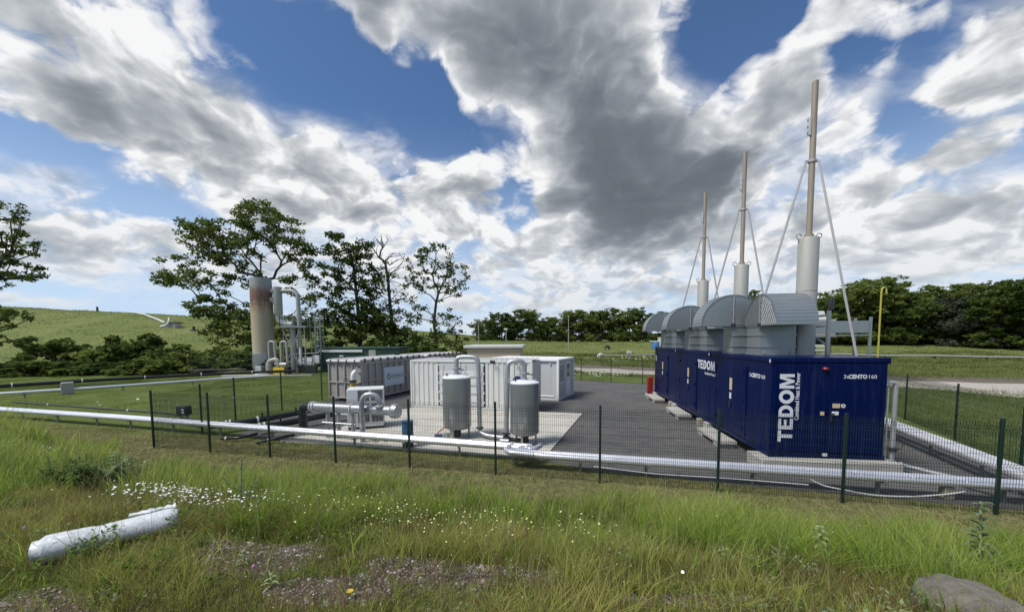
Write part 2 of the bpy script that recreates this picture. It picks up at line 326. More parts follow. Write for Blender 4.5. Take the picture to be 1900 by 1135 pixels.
def grass_mat(name, stops, tipc, trans=.35, noise_sc=.5, patch=(0, 0, 0), patch_amt=.0):
    m = bpy.data.materials.new(name); m.use_nodes = True; m.node_tree.nodes.clear(); gg = G(m.node_tree)
    at = gg.n('ShaderNodeAttribute', attribute_name='tint'); h = gg.n('ShaderNodeAttribute', attribute_name='h')
    pos = gg.n('ShaderNodeNewGeometry').outputs['Position']
    nz = gg.noise(pos, noise_sc, 4, .6)
    k = gg.m('ADD', gg.m('MULTIPLY', at.outputs['Fac'], .6), gg.m('MULTIPLY_ADD', nz, 1.2, -.4), clamp=True)
    c = gg.ramp(k, stops); c = gg.mix(gg.m('MULTIPLY', gg.rng(h.outputs['Fac'], .4, 1.), .55), c, tipc)
    if patch_amt: c = gg.mix(gg.m('MULTIPLY', gg.rng(gg.noise(gg.v('ADD', pos, (7, 3, 0)), .9, 4, .6), .5, .66), patch_amt), c, patch)
    d = gg.n('ShaderNodeBsdfDiffuse'); t = gg.n('ShaderNodeBsdfTranslucent'); mx = gg.n('ShaderNodeMixShader'); mx.inputs[0].default_value = trans
    gg.put(d.inputs[0], c); gg.put(t.inputs[0], c); gg.nt.links.new(d.outputs[0], mx.inputs[1]); gg.nt.links.new(t.outputs[0], mx.inputs[2])
    o = gg.n('ShaderNodeOutputMaterial'); gg.nt.links.new(mx.outputs[0], o.inputs[0]); return m

# ------------------------------------------------------------------ terrain
def ss(a, b, x):
    t = np.clip((x - a) / (b - a), 0, 1); return t * t * (3 - 2 * t)
def vnoise(x, y, seed=0):
    xi = np.floor(x).astype(np.int64); yi = np.floor(y).astype(np.int64); xf = x - xi; yf = y - yi
    def h(a, b):
        n = (a * 374761393 + b * 668265263 + seed * 974711) & 0x7fffffff; n = ((n ^ (n >> 13)) * 1274126177) & 0x7fffffff
        return ((n ^ (n >> 16)) & 0xffff) / 65535.
    u = xf * xf * (3 - 2 * xf); v = yf * yf * (3 - 2 * yf)
    return (h(xi, yi) * (1 - u) + h(xi + 1, yi) * u) * (1 - v) + (h(xi, yi + 1) * (1 - u) + h(xi + 1, yi + 1) * u) * v
def fbm(x, y, o=4, seed=0):
    s = 0; a = .5
    for i in range(o): s = s + a * vnoise(x * 2 ** i, y * 2 ** i, seed + i); a *= .5
    return s
def fence_s(x, y): return (13.05 - .236 * (x + 12.62) - y) * .973     # metres in front of the front fence line
HX = [-400, -200, -136, -90, -50, -30, -10, 5, 20, 400]; HH = [14, 14.5, 13.2, 10.6, 8.2, 6.3, 4.4, 3.2, 2.6, 2.6]
def terrain(x, y):
    x = np.asarray(x, float); y = np.asarray(y, float)
    s = fence_s(x, y)
    left = ss(-7, -15, x)
    t = np.clip((s - 1.1 + .9 * left) / 6.0, 0, 1)
    bank = 1.86 * (t * .8 + .2 * t * t * (3 - 2 * t)) + .40 * left * ss(.8, 4, s)
    fore = ss(.3, 2, s)
    z = bank + fore * ((fbm(x * .9, y * .9, 3) - .45) * .16 + (fbm(x * 4, y * 4, 3, 5) - .45) * .06)
    hh = np.interp(x, HX, HH)
    far = hh * ss(46, 112, y + 12 * (fbm(x * .03, y * .03, 2, 9) - .4) - np.where(x < -30, (x + 30) * .10, 0))
    rough = ss(30, 50, y) * (fbm(x * .25, y * .25, 4, 3) - .45) * .35 * (1 + hh * .08)
    out = ss(14, 22, -s)
    side = ss(20, 24, x) * ss(0, -6, s) * (fbm(x * .4, y * .4, 3, 4) - .4) * .25
    lft = ss(-13.5, -15, x) * ss(-2, -5, s) * (fbm(x * .5, y * .5, 3, 4) - .45) * .14
    ditch = -.0 * out
    return z + far + rough + side + lft + ditch
def tz(x, y): return float(terrain(np.array([x]), np.array([y]))[0])
ga = np.concatenate([-np.geomspace(30, 900, 60)[::-1], np.arange(-29.8, 30, .2), np.geomspace(30, 900, 60)])
gb = np.concatenate([np.linspace(-30, -1, 12), np.arange(-.8, 9, .09), np.arange(9, 18, .25), np.arange(18, 60, .6), np.geomspace(60, 1500, 70)])
X, Y = np.meshgrid(ga, gb); Z = terrain(X, Y); nx, ny = len(ga), len(gb)
idx = np.arange(nx * ny).reshape(ny, nx)
Fq = np.stack([idx[:-1, :-1], idx[:-1, 1:], idx[1:, 1:], idx[1:, :-1]], -1).reshape(-1, 4)
PAT = [(-2.25, 3.2, .80, .34), (-.45, 3.0, .80, .24), (-1.35, 2.72, .5, .2), (1.25, 2.68, .55, .14), (-3.35, 2.45, .45, .25)]   # bare gravelly patches on the ledge
def ground_mat():
    m, gg, p, out = newmat('ground_soil_and_turf'); pos = gg.n('ShaderNodeNewGeometry').outputs['Position']
    sp = gg.n('ShaderNodeSeparateXYZ'); gg.put(sp.inputs[0], pos); x, y = sp.outputs['X'], sp.outputs['Y']
    s = gg.m('MULTIPLY', gg.m('SUBTRACT', gg.m('SUBTRACT', 13.05, gg.m('MULTIPLY', gg.m('ADD', x, 12.62), .236)), y), .973)
    n1 = gg.noise(pos, .45, 5, .6); n2 = gg.noise(pos, 5., 5, .65); n3 = gg.noise(pos, 38., 4, .6)
    pmin = 9.
    for cx, cy, rx, ry in PAT: pmin = gg.m('MINIMUM', pmin, gg.v('LENGTH', gg.v('MULTIPLY', gg.v('SUBTRACT', pos, (cx, cy, 0)), (1 / rx, 1 / ry, 0))))
    turf = gg.ramp(gg.m('ADD', gg.m('MULTIPLY', n1, .6), gg.m('MULTIPLY', n2, .4)), [(.3, (.05, .07, .018)), (.5, (.095, .125, .032)), (.7, (.15, .165, .055))])
    hay = gg.ramp(gg.m('ADD', gg.m('MULTIPLY', n2, .6), gg.m('MULTIPLY', n3, .4)), [(.3, (.045, .055, .018)), (.5, (.12, .12, .05)), (.7, (.30, .25, .14))])
    soil = gg.ramp(gg.m('ADD', gg.m('MULTIPLY', n2, .4), gg.m('MULTIPLY', n3, .6)), [(.3, (.040, .030, .020)), (.55, (.085, .068, .048)), (.75, (.17, .14, .11))])
    hill = gg.ramp(gg.m('ADD', gg.m('MULTIPLY', gg.noise(gg.mapping(pos, scale=(1, .5, 1)), .12, 6, .62), .6), gg.m('MULTIPLY', gg.noise(gg.mapping(pos, scale=(1, .35, 1)), 1.3, 5, .65), .4)), [(.3, (.085, .115, .034)), (.5, (.135, .165, .052)), (.7, (.20, .21, .085))])
    c = gg.mix(gg.m('MULTIPLY', gg.rng(gg.m('ADD', gg.m('MULTIPLY', n1, .6), gg.m('MULTIPLY', n2, .4)), .36, .52), gg.rng(gg.m('ABSOLUTE', gg.m('SUBTRACT', s, 1.3)), 3.4, 1.6)), turf, hay)
    c = gg.mix(gg.m('MULTIPLY', gg.rng(s, 2.2, 3.2), .6), c, (.09, .115, .03))
    c = gg.mix(gg.rng(gg.m('ADD', pmin, gg.m('MULTIPLY_ADD', n2, 1.6, -.8)), 1.35, .75), c, soil)
    c = gg.mix(gg.rng(y, 42, 54), c, hill)
    gg.put(p.inputs['Base Color'], c); p.inputs['Roughness'].default_value = .95; p.inputs['Specular IOR Level'].default_value = .1
    b = gg.n('ShaderNodeBump'); b.inputs['Strength'].default_value = .9; b.inputs['Distance'].default_value = .05
    gg.put(b.inputs['Height'], gg.m('ADD', n2, gg.m('MULTIPLY', n3, .35))); gg.nt.links.new(b.outputs[0], p.inputs['Normal'])
    return m
ground = np_obj('ground', np.stack([X, Y, Z], -1).reshape(-1, 3), Fq, ground_mat(), smooth=True)
tag(ground, kind='structure')

def sheet(name, poly, dz, m, drape=False, thick=.05):
    """a flat paved sheet, or one draped over the terrain"""
    b = MB(); n = len(poly); zs = [tz(x, y) + dz if drape else dz for x, y in poly]
    b.add([(x, y, z) for (x, y), z in zip(poly, zs)] + [(x, y, z - thick) for (x, y), z in zip(poly, zs)],
          [tuple(range(n)), tuple(range(n, 2 * n))[::-1]] + [(i, (i + 1) % n, (i + 1) % n + n, i + n) for i in range(n)])
    o = b.build(name, m, smooth=False); return tag(o, kind='structure')
def asphalt_mat():
    m, gg, p, out = newmat('worn_asphalt'); pos = gg.n('ShaderNodeNewGeometry').outputs['Position']
    n1 = gg.noise(pos, .35, 5, .6); n2 = gg.noise(pos, 2.2, 6, .65); n3 = gg.noise(pos, 70., 3, .6)
    k = gg.m('ADD', gg.m('ADD', gg.m('MULTIPLY', n1, .45), gg.m('MULTIPLY', n2, .35)), gg.m('MULTIPLY', n3, .20))
    c = gg.ramp(k, [(.32, (.052, .052, .051)), (.5, (.084, .083, .080)), (.66, (.135, .130, .120))])
    c = gg.mix(gg.m('MULTIPLY', gg.rng(gg.noise(gg.v('ADD', pos, (9, 4, 0)), 1.7, 3, .5), .60, .66), .45), c, (.030, .030, .031))
    c = gg.mix(gg.m('MULTIPLY', gg.rng(gg.noise(gg.mapping(pos, scale=(.6, 1.6, 1)), .9, 6, .7), .60, .72), .5), c, (.20, .19, .165))
    gg.put(p.inputs['Base Color'], c); p.inputs['Roughness'].default_value = .85
    b = gg.n('ShaderNodeBump'); b.inputs['Strength'].default_value = .25; b.inputs['Distance'].default_value = .01; gg.put(b.inputs['Height'], n3); gg.nt.links.new(b.outputs[0], p.inputs['Normal'])
    return m
def pad_mat():
    m, gg, p, out = newmat('pale_concrete_pad'); pos = gg.n('ShaderNodeNewGeometry').outputs['Position']
    n1 = gg.noise(pos, .6, 5, .65); n2 = gg.noise(pos, 7., 5, .65)
    k = gg.m('ADD', gg.m('MULTIPLY', n1, .6), gg.m('MULTIPLY', n2, .4))
    c = gg.ramp(k, [(.32, (.33, .31, .26)), (.5, (.47, .45, .395)), (.68, (.56, .545, .49))])
    gg.put(p.inputs['Base Color'], c); p.inputs['Roughness'].default_value = .85; return m
ASPH = asphalt_mat()
sheet('asphalt_yard', [(-8.6, 13.95), (-8.3, 14.0), (.6, 11.9), (1.1, 11.2), (2.4, 10.45), (5.3, 9.5), (12.9, 7.3), (13.6, 9.2), (15.3, 15.0), (19.5, 25.0), (5.8, 33.4), (-11.4, 31.5), (-11.4, 19.5), (-11.0, 14.7)], .012, ASPH)
sheet('concrete_pad', [(-8.6, 13.75), (-4.6, 12.85), (.95, 11.45), (3.45, 18.4), (-5.2, 20.7), (-6.3, 19.3), (-7.0, 16.4)], .05, pad_mat())
ROAD = mat('pale_gravel_road', (.36, .33, .285), .9, 0, .16, .6, bump=.3, bscale=20)
BROWN = mat('bare_brown_earth', (.115, .092, .068), .95, 0, .3, .8, bump=.6, bscale=10)
def strip(name, A, B, m, dz):
    """ribbon between two edge lines, draped on the terrain"""
    def samp(L, n=60):
        L = np.array(L, float); t = np.linspace(0, len(L) - 1, n); return np.stack([np.interp(t, range(len(L)), L[:, 0]), np.interp(t, range(len(L)), L[:, 1])], -1)
    a, b = samp(A), samp(B); k = 7; P = np.stack([a + (b - a) * j / (k - 1) for j in range(k)], 1)
    jit = (fbm(P[..., 0] * .7, P[..., 1] * .7, 3, 8) - .45)[..., None] * .9; P = P + jit * np.where(np.isin(np.arange(k), [0, k - 1]), 1, 0)[None, :, None] * [0, 1]
    z = terrain(P[..., 0], P[..., 1]) + dz - np.where(np.isin(np.arange(k), [0, k - 1]), .06, 0)[None, :]
    V = np.concatenate([P, z[..., None]], -1).reshape(-1, 3); ii = np.arange(60 * k).reshape(60, k)
    F = np.stack([ii[:-1, :-1], ii[:-1, 1:], ii[1:, 1:], ii[1:, :-1]], -1).reshape(-1, 4)
    return tag(np_obj(name, V, F, m, smooth=True), kind='structure')
strip('gravel_road', [(-6, 52), (7.3, 43.2), (14.6, 38.2), (28.3, 28.4), (30.8, 22.6), (52, 12)], [(-5, 58), (8.3, 47.3), (16.2, 41.8), (31.5, 31.8), (39.5, 28.2), (62, 20)], ROAD, .07)
strip('earth_strip', [(-5, 58.2), (8.4, 47.5), (16.3, 42.0), (31.7, 32.0), (39.7, 28.4), (62, 20.2)], [(-4, 64), (9.4, 52.5), (18, 46.5), (35.7, 35.6), (45, 32.5), (70, 24)], BROWN, .05)

# ------------------------------------------------------------------ blue generator container
XYZ = lambda u, v, w: (u, v, w)
A = (7.3, 10.55); RZ = -math.atan2(.13, .9915)
def loc2w(x, y, z=0, a=A, rz=RZ):
    c, s = math.cos(rz), math.sin(rz); return (a[0] + x * c - y * s, a[1] + x * s + y * c, z)
LB = 13.35
chp = thing('generator_container', 'long dark blue generator container with white lettering on its end and side', 'container', (*A, 0), RZ)
b = MB()
for k in range(3):                                  # three modules butted together
    y0, y1 = k * 4.45, k * 4.45 + 4.43
    b.box(0, 2.9, y0, y1, .47, 3.03)
b.build('body', M_['blue'], chp, bevel=.012)
b = MB(); b.box(-.025, 2.925, -.025, LB + .02, .35, .468); b.build('bottom_rail', M_['blue'], chp, bevel=.01)
b = MB()
for k in range(3): b.box(-.025, 2.925, k * 4.45 - .02, k * 4.45 + 4.42, 3.032, 3.15)
b.build('roof_rail', M_['blue'], chp, bevel=.012)
b = MB(); b.box(.05, 2.85, .05, LB - .05, 3.151, 3.165); b.build('roof_sheet', M_['blue'], chp)
for k in range(3):
    y0 = k * 4.45 + 1.53; y1 = y0 + 2.22; ym = (y0 + y1) / 2
    for j, (a, c) in enumerate(((y0, ym - .006), (ym + .006, y1))):
        d = MB().box(-.028, -.001, a, c, .56, 2.80).build('side_door', M_['blue'], chp, bevel=.008)
        for zz in (.8, 1.7, 2.6):
            yy = a + .03 if j == 0 else c - .03
            MB().cyl((-.045, yy, zz - .06), (-.045, yy, zz + .06), .016).build('hinge', M_['blue'], d)
        if j == 0:
            MB().box(-.034, -.0285, c - .24, c - .05, 1.93, 2.34).build('warning_sticker', M_['sticker'], d)
            MB().box(-.036, -.0285, c - .20, c - .07, 1.62, 1.83).build('notice_plate', M_['white'], d)
            MB().box(-.07, -.0285, c - .16, c - .10, 1.30, 1.55).build('handle', M_['dark'], d, bevel=.01)
    MB().box(-.0275, -.0005, y0 - .10, y0 - .02, .56, 2.80).build('door_jamb', M_['blue'], chp)
    MB().box(-.0275, -.0005, y1 + .02, y1 + .10, .56, 2.80).build('door_jamb', M_['blue'], chp)
for y in (.02, 4.44, 8.89, 13.2):
    for x0 in (-.045, 2.88):
        f = MB().box(x0, x0 + .065, y - .06, y + .08, 3.0, 3.17).build('corner_casting', M_['blue'], chp, bevel=.012)
        MB().box(x0 - .004, x0 - .0005, y - .02, y + .04, 3.03, 3.12).build('casting_slot', M_['white'], f)
# end face doors, seams and fittings
for a, c in ((.16, 1.425), (1.44, 2.74)):
    MB().box(a, c, -.03, -.001, .53, 2.97).build('end_door', M_['blue'], chp, bevel=.008)
b = MB()
for z in (.42, 1.78): b.box(.05, 2.85, -.032, -.0302, z, z + .012)
b.build('seam_strip', M_['blue'], chp)
l = MB().at((1.33, -.05, 2.86)); l.lathe([(.001, .05), (.05, .045), (.075, .02), (.08, 0), (.07, -.02)], seg=20); l.build('warning_beacon', M_['red'], chp)
MB().box(1.56, 1.75, -.036, -.0305, 1.78, 1.90).build('warning_sticker', M_['sticker'], chp)
b = MB(); b.cyl((1.83, -.031, 1.84), (1.83, -.036, 1.84), .055); b.build('round_sticker', M_['white'], chp)
b = MB().add([(1.80, -.037, 1.86), (1.86, -.037, 1.86), (1.83, -.037, 1.81)], [(0, 2, 1)]); b.build('sticker_mark', M_['dark'], chp, smooth=False)
MB().box(1.26, 1.36, -.038, -.0305, 1.57, 1.67).build('lock_sticker', M_['sticker'], chp)
hp = MB().box(1.55, 1.72, -.045, -.0305, 1.58, 1.68).build('handle_plate', M_['acwhite'], chp, bevel=.006)
b = MB(); b.box(1.50, 1.53, -.08, -.0455, 1.42, 1.64); b.box(1.53, 1.60, -.08, -.0455, 1.60, 1.63); b.build('handle', M_['dark'], hp)
MB().box(1.36, 1.48, -.040, -.0265, .42, .50).build('number_plate', M_['acwhite'], chp)
# block letters for the big wordmark, each an outline 1 unit high
def letter(ch):
    if ch == 'T': return [[(0, 1), (0, .79), (.30, .79), (.30, 0), (.56, 0), (.56, .79), (.86, .79), (.86, 1)]], .90
    if ch == 'E': return [[(0, 0), (0, 1), (.78, 1), (.78, .80), (.26, .80), (.26, .61), (.72, .61), (.72, .41), (.26, .41), (.26, .20), (.80, .20), (.80, 0)]], .88
    if ch == 'M': return [[(0, 0), (0, 1), (.34, 1), (.54, .42), (.74, 1), (1.08, 1), (1.08, 0), (.85, 0), (.85, .68), (.62, 0), (.46, 0), (.23, .68), (.23, 0)]], 1.12
    n = 26
    if ch == 'O':
        q = [(.52 + .52 * math.cos(t), .5 + .52 * math.sin(t)) for t in [2 * math.pi * k / n for k in range(n + 1)]]
        p = [(.52 + .25 * math.cos(t), .5 + .28 * math.sin(t)) for t in [2 * math.pi * k / n for k in range(n + 1)]]
        return [[q[k], q[k + 1], p[k + 1], p[k]] for k in range(n)], 1.10
    th = [-math.pi / 2 + math.pi * k / 14 for k in range(15)]
    q = [(.40 + .48 * math.cos(t), .5 + .5 * math.sin(t)) for t in th]; p = [(.36 + .25 * math.cos(t), .5 + .29 * math.sin(t)) for t in th]
    return [[(0, 0), (0, 1), (.26, 1), (.26, 0)]] + [[(.26, 1), q[14], p[14], (.26, .79)], [(.26, .21), p[0], q[0], (.26, 0)]] + [[q[k], q[k + 1], p[k + 1], p[k]] for k in range(14)], .94
def wordmark(f, size, parent, name='wordmark', gap=.05):
    o = 0; out = MB()
    for ch in 'TEDOM':
        polys, wd = letter(ch)
        for pl in polys: out.prism([((u + o) * size, v * size) for u, v in pl], 0, .004, f)
        o += wd + gap
    return out.build(name, M_['white'], parent, smooth=False)
# end face: reads upwards
wordmark(lambda u, v, w: (.57 - v, -.0305 - w, .80 + u), .375, chp)
ME = Matrix.Translation((.71, -.032, 1.42)) @ Matrix(((0, -1, 0, 0), (0, 0, -1, 0), (1, 0, 0, 0), (0, 0, 0, 1)))
text_obj('Combined Heat & Power', 'slogan', M_['white'], chp, .155, ME, .003, .83)
MT = Matrix.Translation((1.80, -.032, 2.60)) @ Matrix.Rotation(R(90), 4, 'X')
text_obj('3x', 'model_lettering', M_['white'], chp, .15, MT, 0)
text_obj('CENTO', 'model_lettering', M_['white'], chp, .15, MT @ Matrix.Translation((.125, 0, 0)), .006, .9)
text_obj('160', 'model_lettering', M_['white'], chp, .15, MT @ Matrix.Translation((.60, 0, 0)), 0)
# long side: reads from far to near
wordmark(lambda u, v, w: (-.0005 - w, 5.82 - u, 2.44 + v), .36, chp)
MS = Matrix.Rotation(R(-90), 4, 'Z') @ Matrix.Rotation(R(90), 4, 'X')
text_obj('Combined Heat & Power', 'slogan', M_['white'], chp, .15, Matrix.Translation((-.002, 5.0, 2.24)) @ MS, .002)
wordmark(lambda u, v, w: (-.0005 - w, 13.2 - u * .35, 2.34 + v * .8), .38, chp)
MC = Matrix.Translation((-.002, 1.28, 2.52)) @ MS
text_obj('3x', 'model_lettering', M_['white'], chp, .17, MC, 0)
text_obj('CENTO', 'model_lettering', M_['white'], chp, .17, MC @ Matrix.Translation((.14, 0, 0)), .006, .9)
text_obj('160', 'model_lettering', M_['white'], chp, .17, MC @ Matrix.Translation((.68, 0, 0)), 0)
# footings
def place(name, label, cat, x, y, z=0, group=None): return thing(name, label, cat, loc2w(x, y, z), RZ, group)
def solid(name, label, cat, x, y, dims, m, group=None, z=.013):
    o = MB().box(-dims[0] / 2, dims[0] / 2, -dims[1] / 2, dims[1] / 2, 0, dims[2]).build(name, m, bevel=.02)
    o.location = loc2w(x, y, z); o.rotation_euler.z = RZ; return tag(o, label, cat, group)
solid('concrete_footing', 'wide concrete footing beam under the lettered end of the blue container', 'footing', 1.42, .12, (3.5, .9, .335), M_['concrete'])
for y, t in ((4.45, 'at its first joint'), (8.9, 'at its second joint'), (13.0, 'at its far end')):
    solid('concrete_footing', 'pale concrete footing block under the blue container ' + t, 'footing', 1.3, y, (2.9, .42, .335), M_['concrete'], 'footings under the blue container')
for k, t in enumerate(('nearest the camera', 'below the middle pair of doors', 'farthest along the blue container')):
    y0 = k * 4.45 + 1.9
    o = place('door_step', 'flat concrete step slab on blocks beside the blue container, ' + t, 'step', 0, y0, .013, 'concrete steps along the blue container')
    MB().box(-.62, -.02, 0, 2.05, .13, .25).build('slab', M_['concrete'], o, bevel=.015)
    for j in (0.08, 1.55): MB().box(-.60, -.04, j, j + .42, 0, .128).build('block', M_['concrete'], o, bevel=.015)
for y, t in ((5.25, 'behind the nearest step slab'), (9.55, 'beyond the middle step slab')):
    solid('support_block', 'small pale block under the edge of the blue container, ' + t, 'block', .02, y, (.34, .30, .33), M_['timber'], 'small blocks under the container edge')
# ---------------------------------------------------------------- arched exhaust-air hoods
def hood(o, along, cx, cy, rad, th, zc, bw, bd):
    """half-round gooseneck duct: 'along' x or y is the direction it arches; the base box stands under its + half"""
    ax = along == 'x'
    def f(u, v, w): return (cx + u, cy + w, zc + v) if ax else (cx + w, cy + u, zc + v)
    n = 28; arc = [(rad * math.cos(math.pi * k / n), rad * math.sin(math.pi * k / n)) for k in range(n + 1)]
    sh = MB()                                       # curved skin with thickness and cross ribs
    for k in range(n):
        a, c = arc[k], arc[k + 1]; q = .975
        sh.prism([a, c, (c[0] * q, c[1] * q), (a[0] * q, a[1] * q)], -.02, th + .02, f)
        r0 = 1.007; sh.prism([(a[0] * r0, a[1] * r0), (a[0] * r0 + (c[0] - a[0]) * .22, a[1] * r0 + (c[1] - a[1]) * .22), (a[0] + (c[0] - a[0]) * .22, a[1] + (c[1] - a[1]) * .22), a], -.018, th + .018, f)
    sh.build('curved_skin', M_['galv'], o, smooth=False)
    for w0, w1 in ((0, .018), (th - .018, th)):
        pl = MB(); cr = MB(); poly = [(rad * .974 * math.cos(math.pi * k / n), rad * .974 * math.sin(math.pi * k / n)) for k in range(n + 1)]
        pl.prism(poly, w0, w1, f)
        for d in range(-9, 10):                     # diagonal stiffening creases
            x0 = d * rad * .11; sgn = 1 if x0 >= 0 else -1
            pts = []
            for t in np.linspace(0, 1.2, 25):
                u = x0 * .0 + sgn * (abs(d) * rad * .105) + (-sgn) * 0 + t * rad * (-sgn) * .55; v = t * rad * .95
                if u * sgn < .01 * rad or u * u + v * v > (rad * .955) ** 2: break
                pts.append((u, v))
            if len(pts) > 2:
                (a0, a1), (c0, c1) = pts[0], pts[-1]
                wz = (w0 - .006, w0 - .0005) if w0 == 0 else (w1 + .0005, w1 + .006)
                cr.prism([(a0, a1), (a0 + .022, a1), (c0 + .022, c1), (c0, c1)], wz[0], wz[1], f)
        sp_ = pl.build('side_plate', M_['galv'], o, smooth=False); cr.build('crease', M_['tank'], sp_, smooth=False)
    for w0, w1 in ((-.035, -.022), (th + .022, th + .035)):
        MB().prism([(-.02, -.05), (.02, -.05), (.02, rad + .02), (-.02, rad + .02)], w0, w1, f).build('joint_flange', M_['strut'], o, smooth=False)
    bolt = MB(); bolt.prism([(-.07, -.07), (.07, -.07), (.07, .05), (-.07, .05)], -.05, -.036, f); bolt.build('gusset_plate', M_['dark'], o, smooth=False)
    lip = MB(); lip.prism([(-rad - .01, -.030), (-.03, -.030), (-.03, -.026), (-rad - .01, -.026)], -.019, -.016, f)
    for u0, u1 in ((-rad - .01, -rad + .02), (-.03, 0)): lip.prism([(u0, -.035), (u1, -.035), (u1, -.002), (u0, -.002)], -.02, th + .02, f)
    for w0, w1 in ((-.02, .0), (th, th + .02)): lip.prism([(-rad + .021, -.035), (-.031, -.035), (-.031, -.002), (-rad + .021, -.002)], w0, w1, f)
    lip.build('outlet_rim', M_['galv'], o, smooth=False)
    # base duct
    bs = MB(); x0, x1 = .03, rad * .92; z0 = 3.166
    bs.prism([(x0, z0 - zc), (x1, z0 - zc), (x1, -.003), (x0, -.003)], .02, th - .02, f)
    bs.build('base_duct', M_['galv'], o, smooth=False)
    for z in (z0, z0 + .25, z0 + .62, zc - .06):
        zz = z - zc
        MB().prism([(x0 - .025, zz), (x1 + .025, zz), (x1 + .025, zz + .035), (x0 - .025, zz + .035)], -.005, th + .005, f).build('flange', M_['galv'], o, smooth=False)
    for k in range(3):
        w = .15 + (th - .3) * k / 2; p = f(x0 - .028, z0 + .07 - zc, w)
        MB().box(p[0] - .025, p[0] + .025, p[1] - .025, p[1] + .025, p[2], p[2] + .045).build('bolt', M_['strut'], o, smooth=False)
    if not ax:
        for k in range(7):
            w = .1 + (th - .2) * k / 6; p = f(x0 - .03, z0 + .80 - zc, w)
            MB().box(p[0] - .012, p[0] + .012, p[1] - .006, p[1] + .006, p[2] - .012, p[2] + .012).build('bolt', M_['strut'], o, smooth=False)
ORD = ['nearest', 'middle', 'farthest']
for k in range(3):
    y = k * 4.45
    # x+ half of an 'x' hood is over its base; 'y' hoods arch towards the lettered end
    o = place('arched_duct', f'galvanised half-round duct hood arching towards the lettered end of the blue container, {ORD[k]} of three', 'duct hood', 0, 0, 0, 'duct hoods arching lengthways')
    hood(o, 'y', .42, y + 1.6, .96, 1.1, 4.14, 1.1, .9)
    o = place('arched_duct', f'galvanised half-round duct hood overhanging the yard side of the blue container, {ORD[k]} of three', 'duct hood', 0, 0, 0, 'duct hoods overhanging the yard')
    hood(o, 'x', .10, y + 2.78, 1.06, .84, 4.17, 1, .84)
# ---------------------------------------------------------------- exhaust stacks
def stack(k):
    y = k * 4.45 + 1.75
    o = place('exhaust_stack', f'tall brown exhaust pipe on a grey silencer, {ORD[k]} of three on the blue container', 'exhaust stack', 1.82, y, 3.166, 'exhaust stacks on the blue container')
    b = MB(); b.lathe([(.31, 0), (.31, .03), (.275, .031), (.275, 3.62), (.255, 3.66), (.10, 3.70)], seg=36); s = b.build('silencer', M_['silencer'], o)
    MB().lathe([(.277, 2.0), (.281, 2.005), (.281, 2.03), (.277, 2.035)], seg=36).build('weld_band', M_['silencer'], s)
    for a in (0, 1):
        lug = MB(); x = -.26 if a == 0 else .26; sg = -1 if a == 0 else 1
        lug.tube([(x, 0, 3.5), (x + sg * .03, 0, 3.62), (x + sg * .10, 0, 3.70), (x + sg * .10, 0, 3.78), (x, 0, 3.80), (x - sg * .06, 0, 3.72)], .018, 8)
        lug.build('lifting_lug', M_['silencer'], s)
    b = MB(); b.lathe([(.13, 3.70), (.13, 3.76), (.09, 3.761), (.09, 3.80)], seg=24); b.build('pipe_flange', M_['flue'], o)
    MB().at((0, 0, 0), (0, R(.0), 0)).lathe([(.082, 3.79), (.082, 8.35), (.076, 8.35), (.076, 8.0)], seg=24).build('flue_pipe', M_['flue'], o)
    b = MB(); b.lathe([(.084, 5.95), (.11, 5.955), (.11, 6.03), (.084, 6.035)], seg=20); b.box(-.2, .2, -.02, .02, 5.96, 6.02); b.build('collar', M_['strut'], o)
    for (x, yy, zz) in ((-.17, .0, 6.0), (.17, -.02, 6.0)):
        e = {-.17: (-1.28, .92, 0), .17: (.98, -.78, 0)}[x]
        MB().bar((x, yy, zz), e, .055).build('brace', M_['strut'], o, smooth=False)
        if x < 0: f_ = e
    b = MB(); b.box(-.17, -.09, -.06, .02, 6.75, 7.30); b.build('label_plate', M_['cabin'], o, bevel=.01)
    for z in (6.82, 7.0, 7.2): MB().box(-.19, -.171, -.05, .01, z, z + .05).build('plate_bracket', M_['strut'], o)
for k in range(3): stack(k)
# roof frame and pipes east of the hoods
o = place('roof_frame', 'grey steel frame with upright posts on the blue roof behind the nearest stack', 'frame', 2.45, 1.5, 3.166)
for x, y in ((0, .2), (0, 2.2), (-.35, .6)):
    MB().box(x, x + .09, y, y + .09, 0, 1.40 if y < 1 and x == 0 else 1.3).build('post', M_['galv'], o)
b = MB(); b.bar((-.3, .62, .9), (.05, .28, .9), .05); b.bar((.05, .3, 1.25), (.05, 2.2, 1.25), .06); b.bar((.05, .3, .3), (.05, 2.2, 1.2), .05); b.build('rail', M_['galv'], o)
b = MB().cyl((-.62, .35, 0), (-.62, .35, .95), .12); b.build('duct_pipe', M_['steelpipe'], o)
b = MB(); b.box(.03, .15, .17, .30, 1.405, 1.78); b.build('lamp_head', M_['dark'], o, bevel=.02)
# pipe on the east edge of the lettered end
o = place('riser_pipe', 'grey riser pipe bending into the right edge of the blue container end', 'pipe', 3.04, -.05, 0)
b = MB(); b.tube([(-.13, .02, 2.5), (.05, .02, 2.5), (.05, .02, .35)], .055, 14, bend=.14); b.build('bent_pipe', M_['steelpipe'], o)
b = MB(); b.tube([(-.06, .10, 2.42), (-.06, .10, .30)], .022, 10); b.build('thin_pipe', M_['steelpipe'], o)
b = MB(); b.lathe([(.10, .62), (.10, .66)], (.05, .02, 0)); b.lathe([(.12, .70), (.12, .73)], (.05, .02, 0)); b.build('valve_flange', M_['dark'], o)
b = MB(); b.tube([(.05, .02, .68), (.22, -.05, .70), (.27, -.05, .9)], .012, 8); b.build('valve_lever', M_['dark'], o)
